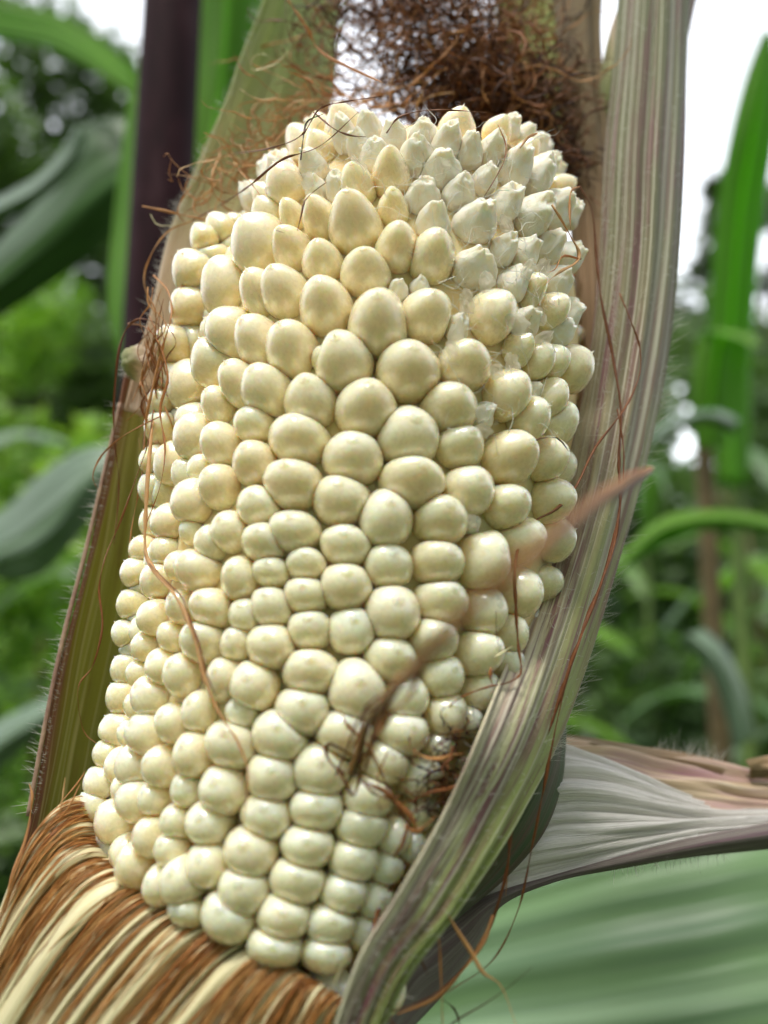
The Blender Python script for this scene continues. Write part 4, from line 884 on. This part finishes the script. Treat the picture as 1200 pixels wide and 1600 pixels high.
def maize(loc, h, seed, label, group=None, mats=None, tassel=True, nl=10, lean=0):
    r = random.Random(seed); T = thing('maize_plant', label, 'maize plant', loc, group); loc = Vector(loc)
    top = loc+Vector((lean, r.uniform(-.05, .05), h)); mid = lerp(loc, top, .5)+Vector((r.uniform(-.02, .02), r.uniform(-.02, .02), 0))
    tube([loc, mid, top], [(0, .013), (.7, .010), (1, .004)], r.choice([M_GSTALK, M_GSTALK, M_TANSTALK]), 'stalk', T, 8, 16)
    hd = r.uniform(0, 6.3); mats = mats or [M_LEAF, M_LEAF, M_LEAF_D, M_LEAF_G, M_LEAF_B]
    for k in range(nl):
        f = .18+.74*k/(nl-1); b = lerp(loc, top, f); hd += math.pi+r.gauss(0, .35)
        V, Fc, U = bladegeo(b, hd, r.uniform(.5, .85)*(1-.35*abs(f-.55)), r.uniform(.055, .09), r.uniform(.9, 1.35), r.uniform(.2, 1.3), r)
        mesh_obj('leaf', V, Fc, r.choice(mats) if f > .3 else r.choice(mats+[M_TANSTALK]), T, U)
    if tassel:
        s = Strands()
        for k in range(7):
            a = r.uniform(0, 6.3); s.add([top-Vector((0, 0, .02)), top+Vector((math.cos(a)*.03, math.sin(a)*.03, .10)), top+Vector((math.cos(a)*.09, math.sin(a)*.09, .20))], .004, n=8, sides=4)
        s.build('tassel', M_TANS, T)
    return T
M_TANS = mat_silk('tassel_tan', [(0, (.30, .22, .10)), (1, (.5, .40, .2))])
def copy_thing(o, loc, rz, sc, label, group):
    c = o.copy(); COL.objects.link(c); c.matrix_world = Matrix.Translation(loc) @ Matrix.Rotation(rz, 4, 'Z') @ Matrix.Scale(sc, 4)
    c['label'] = label; c['group'] = group
    for ch in o.children:
        d = ch.copy(); COL.objects.link(d); d.parent = c; d.matrix_parent_inverse = ch.matrix_parent_inverse.copy()
    return c
def gpos(px, dist):
    """ground point seen in pixel column px at a horizontal distance"""
    x = (px-600)/F*dist/math.cos(PITCH)*1.0; return (x, dist, 0)
# hand placed blades, each with its own plant
LP = thing('maize_plant', 'maize plant at far left with one bright blade arching across the top corner', 'maize plant', P(-260, 1064, .75))
gl = LP.location.copy(); 
tube([Vector((gl.x, gl.y, 0)), Vector((gl.x, gl.y, .9)), P(-200, 0, .75)], [(0, .014), (1, .009)], M_GSTALK, 'stalk', LP, 12, 20)
sheet('leaf', [[(-220, 120, .72), (-215, 95, .72), (-210, 70, .72)], [(-90, 50, .66), (-90, 20, .66), (-90, -10, .66)], [(0, 62, .62), (0, 30, .62), (5, 5, .62)], [(70, 72, .58), (80, 45, .58), (90, 22, .58)], [(130, 100, .55), (140, 75, .55), (150, 55, .55)], [(180, 132, .53), (190, 112, .53), (200, 95, .53)], [(222, 160, .52), (232, 150, .52), (240, 140, .52)]], M_LEAF_B, LP, wr=.003, seed=50)
LP2 = thing('maize_plant', 'maize plant at left with a dark blue green blade folding over beside the purple stalk', 'maize plant', P(-150, 1064, .6))
gl = LP2.location.copy()
tube([Vector((gl.x, gl.y, 0)), Vector((gl.x, gl.y, .9)), P(-130, 300, .6)], [(0, .014), (1, .009)], M_GSTALK, 'stalk', LP2, 12, 20)
sheet('leaf', [[(-120, 440, .58), (-120, 410, .565), (-120, 385, .58)], [(-20, 360, .55), (-20, 338, .535), (-18, 318, .55)], [(55, 318, .53), (55, 295, .515), (58, 276, .53)], [(112, 270, .52), (106, 245, .505), (104, 228, .52)], [(136, 215, .51), (128, 203, .50), (122, 194, .51)]], M_LEAF_G, LP2, wr=.002, seed=51)
sheet('leaf', [[(-100, 560, .60), (-60, 480, .58), (-20, 400, .60)], [(40, 470, .58), (60, 380, .56), (70, 300, .58)], [(140, 400, .57), (150, 300, .55), (130, 195, .57)], [(220, 320, .57), (220, 250, .55), (215, 185, .57)]], M_LEAF_D, LP2, wr=.002, seed=52)
sheet('leaf', [[(-120, 960, .55), (-120, 900, .53), (-120, 840, .55)], [(-20, 910, .52), (0, 860, .50), (0, 800, .52)], [(60, 900, .50), (70, 820, .48), (60, 745, .50)], [(130, 830, .49), (130, 760, .47), (120, 705, .49)], [(190, 740, .49), (185, 710, .48), (180, 690, .49)]], M_LEAF_G, LP2, wr=.002, seed=53)
sheet('leaf', [[(-120, 1330, .50), (-120, 1280, .48), (-120, 1230, .50)], [(-20, 1220, .48), (-20, 1180, .46), (-20, 1140, .48)], [(50, 1160, .47), (50, 1130, .45), (50, 1100, .47)], [(110, 1110, .46), (110, 1095, .45), (110, 1080, .46)]], M_LEAF_G, LP2, wr=.002, seed=54)
RP = thing('maize_plant', 'maize plant at right edge with tall bright upright blade against white sky', 'maize plant', P(1150, 1064, 1.0))
gl = RP.location.copy()
tube([Vector((gl.x, gl.y, 0)), Vector((gl.x, gl.y, .8)), P(1145, 640, 1.0), P(1150, 500, 1.0)], [(0, .012), (.6, .009), (1, .006)], M_GSTALK, 'stalk', RP, 12, 20)
sheet('leaf', [[(1120, 760, .98), (1145, 760, .96), (1170, 760, .98)], [(1108, 560, .96), (1140, 560, .94), (1175, 560, .96)], [(1112, 430, .93), (1148, 430, .91), (1186, 430, .93)], [(1122, 310, .90), (1160, 310, .88), (1200, 310, .90)], [(1140, 210, .87), (1178, 210, .85), (1214, 210, .87)], [(1165, 120, .85), (1192, 120, .83), (1216, 120, .85)], [(1193, 48, .83), (1200, 48, .82), (1206, 48, .83)]], M_LEAF_TALL, RP, wr=.003, seed=55)
RP2 = thing('maize_plant', 'maize plant at right with cut off yellow green blade and tan stalk', 'maize plant', P(1110, 1064, .8))
gl = RP2.location.copy()
tube([Vector((gl.x, gl.y, 0)), Vector((gl.x, gl.y, .8)), P(1100, 700, .8), P(1112, 540, .8)], [(0, .012), (.6, .009), (1, .006)], M_TANSTALK, 'stalk', RP2, 12, 20)
sheet('leaf', [[(1085, 700, .79), (1110, 700, .77), (1135, 700, .79)], [(1080, 620, .78), (1112, 620, .76), (1150, 620, .78)], [(1085, 560, .77), (1118, 560, .75), (1160, 560, .77)], [(1095, 520, .76), (1130, 518, .74), (1180, 525, .76)], [(1120, 520, .72), (1150, 530, .70), (1195, 545, .72)]], M_LEAF_B, RP2, wr=.003, seed=56)
sheet('leaf', [[(930, 930, .62), (940, 915, .60), (950, 900, .62)], [(975, 890, .62), (985, 868, .60), (990, 845, .62)], [(1030, 850, .62), (1035, 828, .60), (1040, 808, .62)], [(1100, 828, .62), (1100, 812, .60), (1100, 798, .62)], [(1160, 828, .62), (1160, 814, .60), (1162, 800, .62)], [(1230, 845, .62), (1230, 832, .60), (1235, 818, .62)], [(1320, 900, .63), (1320, 880, .62), (1325, 860, .63)]], M_LEAF_B, RP2, wr=.002, seed=57)
sheet('leaf', [[(990, 740, .70), (1000, 720, .68), (1010, 700, .70)], [(1020, 700, .69), (1025, 682, .67), (1030, 668, .69)], [(1065, 668, .69), (1070, 655, .67), (1075, 645, .69)], [(1110, 662, .70), (1115, 650, .68), (1120, 640, .70)], [(1150, 680, .71), (1150, 665, .70), (1155, 655, .71)]], M_LEAF_G, RP2, wr=.002, seed=58)
sheet('leaf', [[(1060, 1000, .70), (1080, 990, .68), (1100, 985, .70)], [(1100, 1040, .69), (1120, 1030, .67), (1140, 1020, .69)], [(1130, 1110, .68), (1150, 1095, .67), (1170, 1085, .68)], [(1150, 1170, .68), (1165, 1160, .67), (1180, 1150, .68)]], M_LEAF_G, RP2, wr=.003, seed=59)

protos = [maize(gpos(px, d), h, 100+i, lab, 'maize plants in the field behind the ear', nl=nl) for i, (px, d, h, nl, lab) in enumerate([
    (1290, 1.5, 1.65, 11, 'maize plant with low arching leaves beyond the right edge of the ear'),
    (1010, 2.1, 1.75, 12, 'maize plant in deep shade directly right of the husk, halfway down the photo'),
    (90, 2.4, 1.6, 12, 'maize plant out of focus behind the left side of the ear'),
    (-120, 1.7, 1.75, 11, 'maize plant at the left margin with drooping leaves')])]
GL = 'blurred green maize plant deep in the field behind the ear'
for i, (px, d) in enumerate([(1180, 2.6), (1080, 3.2), (1250, 3.4), (950, 3.6), (1150, 4.4), (1010, 4.8), (1320, 4.6), (880, 4.2), (1240, 5.6), (1080, 6.2), (940, 6.0), (150, 3.4), (20, 3.2), (-90, 4.0), (210, 4.6), (90, 5.0), (-30, 5.6), (170, 6.4), (1340, 2.4), (-180, 2.8), (400, 3.2), (600, 4.0), (750, 3.2), (480, 5.2), (700, 5.6), (1180, 7.4), (1000, 7.6), (40, 7.4), (300, 6.8), (1300, 7.2)]):
    copy_thing(protos[i % 4], gpos(px, d), random.uniform(0, 6.3), random.uniform(.88, 1.05) if px > 600 else random.uniform(.75, .9), GL, 'maize plants deep in the field')
GB = 'unseen maize plant added behind the camera to block front light'
for i, (x, y) in enumerate([(-.65, -.5), (-.2, -.8), (.3, -.75), (.85, -.4), (-.95, -.1), (.6, -1.1), (-.6, -1.1), (.05, -1.3), (1.2, -.7)]):  # added out of view to keep frontal sky light off the ear
    copy_thing(protos[i % 4], (x, y, 0), i*1.3, 1.25, GB, 'unseen added maize plants behind the camera')

# leafy weeds and trees made of leaf-sized faces
def leafcloud(name, centres, n, size, mat, parent, rg):
    V, Fc, R = [], [], []
    for k in range(n):
        c, rx, rz, tone = rg.choice(centres); q = Vector((rg.gauss(0, 1), rg.gauss(0, 1), rg.gauss(0, 1))).normalized()*(rg.random()**.45)
        p = c+Vector((q.x*rx, q.y*rx, q.z*rz)); a = Vector((rg.gauss(0, 1), rg.gauss(0, 1), rg.gauss(0, .6))).normalized(); b = a.cross(Vector((rg.gauss(0, 1), rg.gauss(0, 1), rg.gauss(0, 1)))).normalized(); s = size*rg.uniform(.5, 1.4)
        i0 = len(V); V += [p-a*s, p-b*s*.35+a*s*-.1, p+a*s, p+b*s*.35-a*s*.1]; Fc.append((i0, i0+1, i0+2, i0+3)); R += [min(1, max(0, tone+rg.gauss(0, .16)))]*4
    return mesh_obj(name, V, Fc, mat, parent, None, {'rnd': R}, smooth=False)
M_BARK = mat_noise('bark', [(.3, (.05, .035, .025)), (.7, (.12, .09, .065))], 6, .9, .6, .02)
M_TREE = mat_foliage('tree_leaf', (.04, .085, .03), (.07, .13, .04), (.12, .20, .07))
M_TREE2 = mat_foliage('grey_tree_leaf', (.04, .07, .035), (.075, .11, .055), (.12, .14, .09))
M_WEED = mat_foliage('weed_leaf', (.09, .20, .025), (.17, .33, .045), (.28, .42, .10))
def tree(px, d, h, cr_, seed, label, mat=M_TREE, n=9000, size=.11, base=.30):
    r = random.Random(seed); x, y, _ = gpos(px, d); T = thing('tree', label, 'tree', (x, y, 0)); b = Vector((x, y, 0)); s = Vector((x+r.uniform(-.3, .3), y, h*.8))
    tr = tube([b, lerp(b, s, .5)+Vector((r.uniform(-.2, .2), 0, 0)), s], [(0, h*.028), (1, h*.006)], M_BARK, 'trunk', T, 12, 20)
    cen = []
    for k in range(26):
        a = r.uniform(0, 6.3); f = r.uniform(base, 1); rr = cr_*math.sin(math.pi*min(1, (f-base)/(1-base)*.8+.15))*r.uniform(.4, 1)
        c = Vector((x+math.cos(a)*rr, y+math.sin(a)*rr, h*f)); cen.append((c, cr_*r.uniform(.16, .34), cr_*r.uniform(.12, .26), r.uniform(.2, .85)))
        o = tube([lerp(b, s, min(.95, f*.8)), lerp(lerp(b, s, f*.8), c, .6)+Vector((0, 0, .1)), c], [(0, h*.008), (1, h*.002)], M_BARK, 'limb', T, 5, 6)
    leafcloud('crown', cen, n, size, mat, T, r); return T
tree(40, 10, 9.5, 3.6, 1, 'tall dark tree with sky glinting through its crown, top left corner', n=16000, size=.14)
tree(-190, 12, 10, 3.6, 2, 'dark tree past the left margin of the photo', n=6000, size=.14)
tree(230, 15, 10.5, 3.4, 3, 'dark tree partly behind the purple stalk', n=15000, size=.16, base=.15)
tree(1200, 15, 11.8, 2.3, 4, 'greyish tree low on the skyline at the right edge', M_TREE2, n=8000, size=.12)
tree(1020, 16, 9.2, 3.2, 5, 'dark bushy tree just right of the husk behind the maize', n=8000, size=.15)
tree(1400, 13, 6.5, 2.8, 6, 'tree beyond the right margin behind the maize', n=6000, size=.14)
def weed(px, d, h, w_, seed, label, mat=M_WEED, n=2200, size=.045):
    r = random.Random(seed); x, y, _ = gpos(px, d); T = thing('weed_bush', label, 'bush', (x, y, 0)); b = Vector((x, y, 0)); cen = []
    for k in range(16):
        c = b+Vector((r.uniform(-w_, w_), r.uniform(-w_, w_)*.7, h*r.uniform(.25, 1))); cen.append((c, w_*.3, h*.12, r.uniform(.2, .9)))
        tube([b+Vector((r.uniform(-.05, .05), 0, 0)), lerp(b, c, .5), c], [(0, .008), (1, .002)], M_GSTALK, 'stem', T, 5, 5)
    leafcloud('foliage', cen, n, size, mat, T, r); return T
weed(60, 2.0, 1.65, .45, 1, 'bright light green leafy weed bush left of the ear, beyond the maize')
weed(-40, 2.7, 1.95, .55, 2, 'pale green weed bush at the left margin')
weed(200, 3.2, 1.8, .5, 3, 'green weed bush close behind the purple stalk', n=1600)
weed(30, 1.3, 1.0, .35, 4, 'low green weed bush near the bottom left corner', M_TREE)
weed(1120, 2.4, 1.25, .4, 5, 'dark leafy bush among the maize on the right', M_TREE, n=2200, size=.05)
weed(1230, 1.9, 1.1, .4, 6, 'dark low bush above the torn husk at right', M_TREE, n=2200, size=.045)
weed(980, 3.0, 2.3, .5, 7, 'dark bush close beside the husk edge', M_TREE, n=2600, size=.055)
weed(1180, 4.0, 3.2, .9, 8, 'wide dark green thicket under the skyline at right', M_TREE, n=5000, size=.07)
weed(1060, 5.5, 4.2, 1.1, 9, 'tall green thicket behind the maize, right of the husk', M_TREE, n=6000, size=.08)
weed(120, 6.0, 4.4, 1.3, 10, 'tall green thicket under the dark trees at left', M_WEED, n=9000, size=.08)

weed(40, 4.2, 3.3, .8, 11, 'mid green thicket filling the gap left of the purple stalk', n=6000, size=.06)
weed(190, 5.0, 3.6, .8, 12, 'green thicket directly behind the purple stalk', M_TREE, n=6000, size=.06)
weed(1090, 7.5, 4.6, 1.2, 13, 'dark thicket behind the cut off yellow green blade', M_TREE, n=7000, size=.08)
tree(-60, 8.5, 7.5, 2.6, 7, 'dark tree in front of the taller ones at the left margin', n=9000, size=.12, base=.15)
# ------------------------------------------------------------------ ground
M_GROUND = mat_noise('soil_and_weeds', [(.3, (.045, .032, .02)), (.5, (.04, .06, .02)), (.7, (.06, .11, .03))], 3, .95, .6, .05)
gv, gf = [], []; N = 90
for j in range(N+1):
    for i in range(N+1):
        x = (i/N*2-1); y = (j/N*2-1); x = math.copysign(abs(x)**2.6, x)*220; y = math.copysign(abs(y)**2.6, y)*220
        gv.append(Vector((x, y, .03*noise.noise(Vector((x*1.3, y*1.3, 0))) if abs(x) < 20 and abs(y) < 20 else 0)))
gf = [(j*(N+1)+i, j*(N+1)+i+1, (j+1)*(N+1)+i+1, (j+1)*(N+1)+i) for j in range(N) for i in range(N)]
g = mesh_obj('ground', gv, gf, M_GROUND); g['kind'] = 'structure'
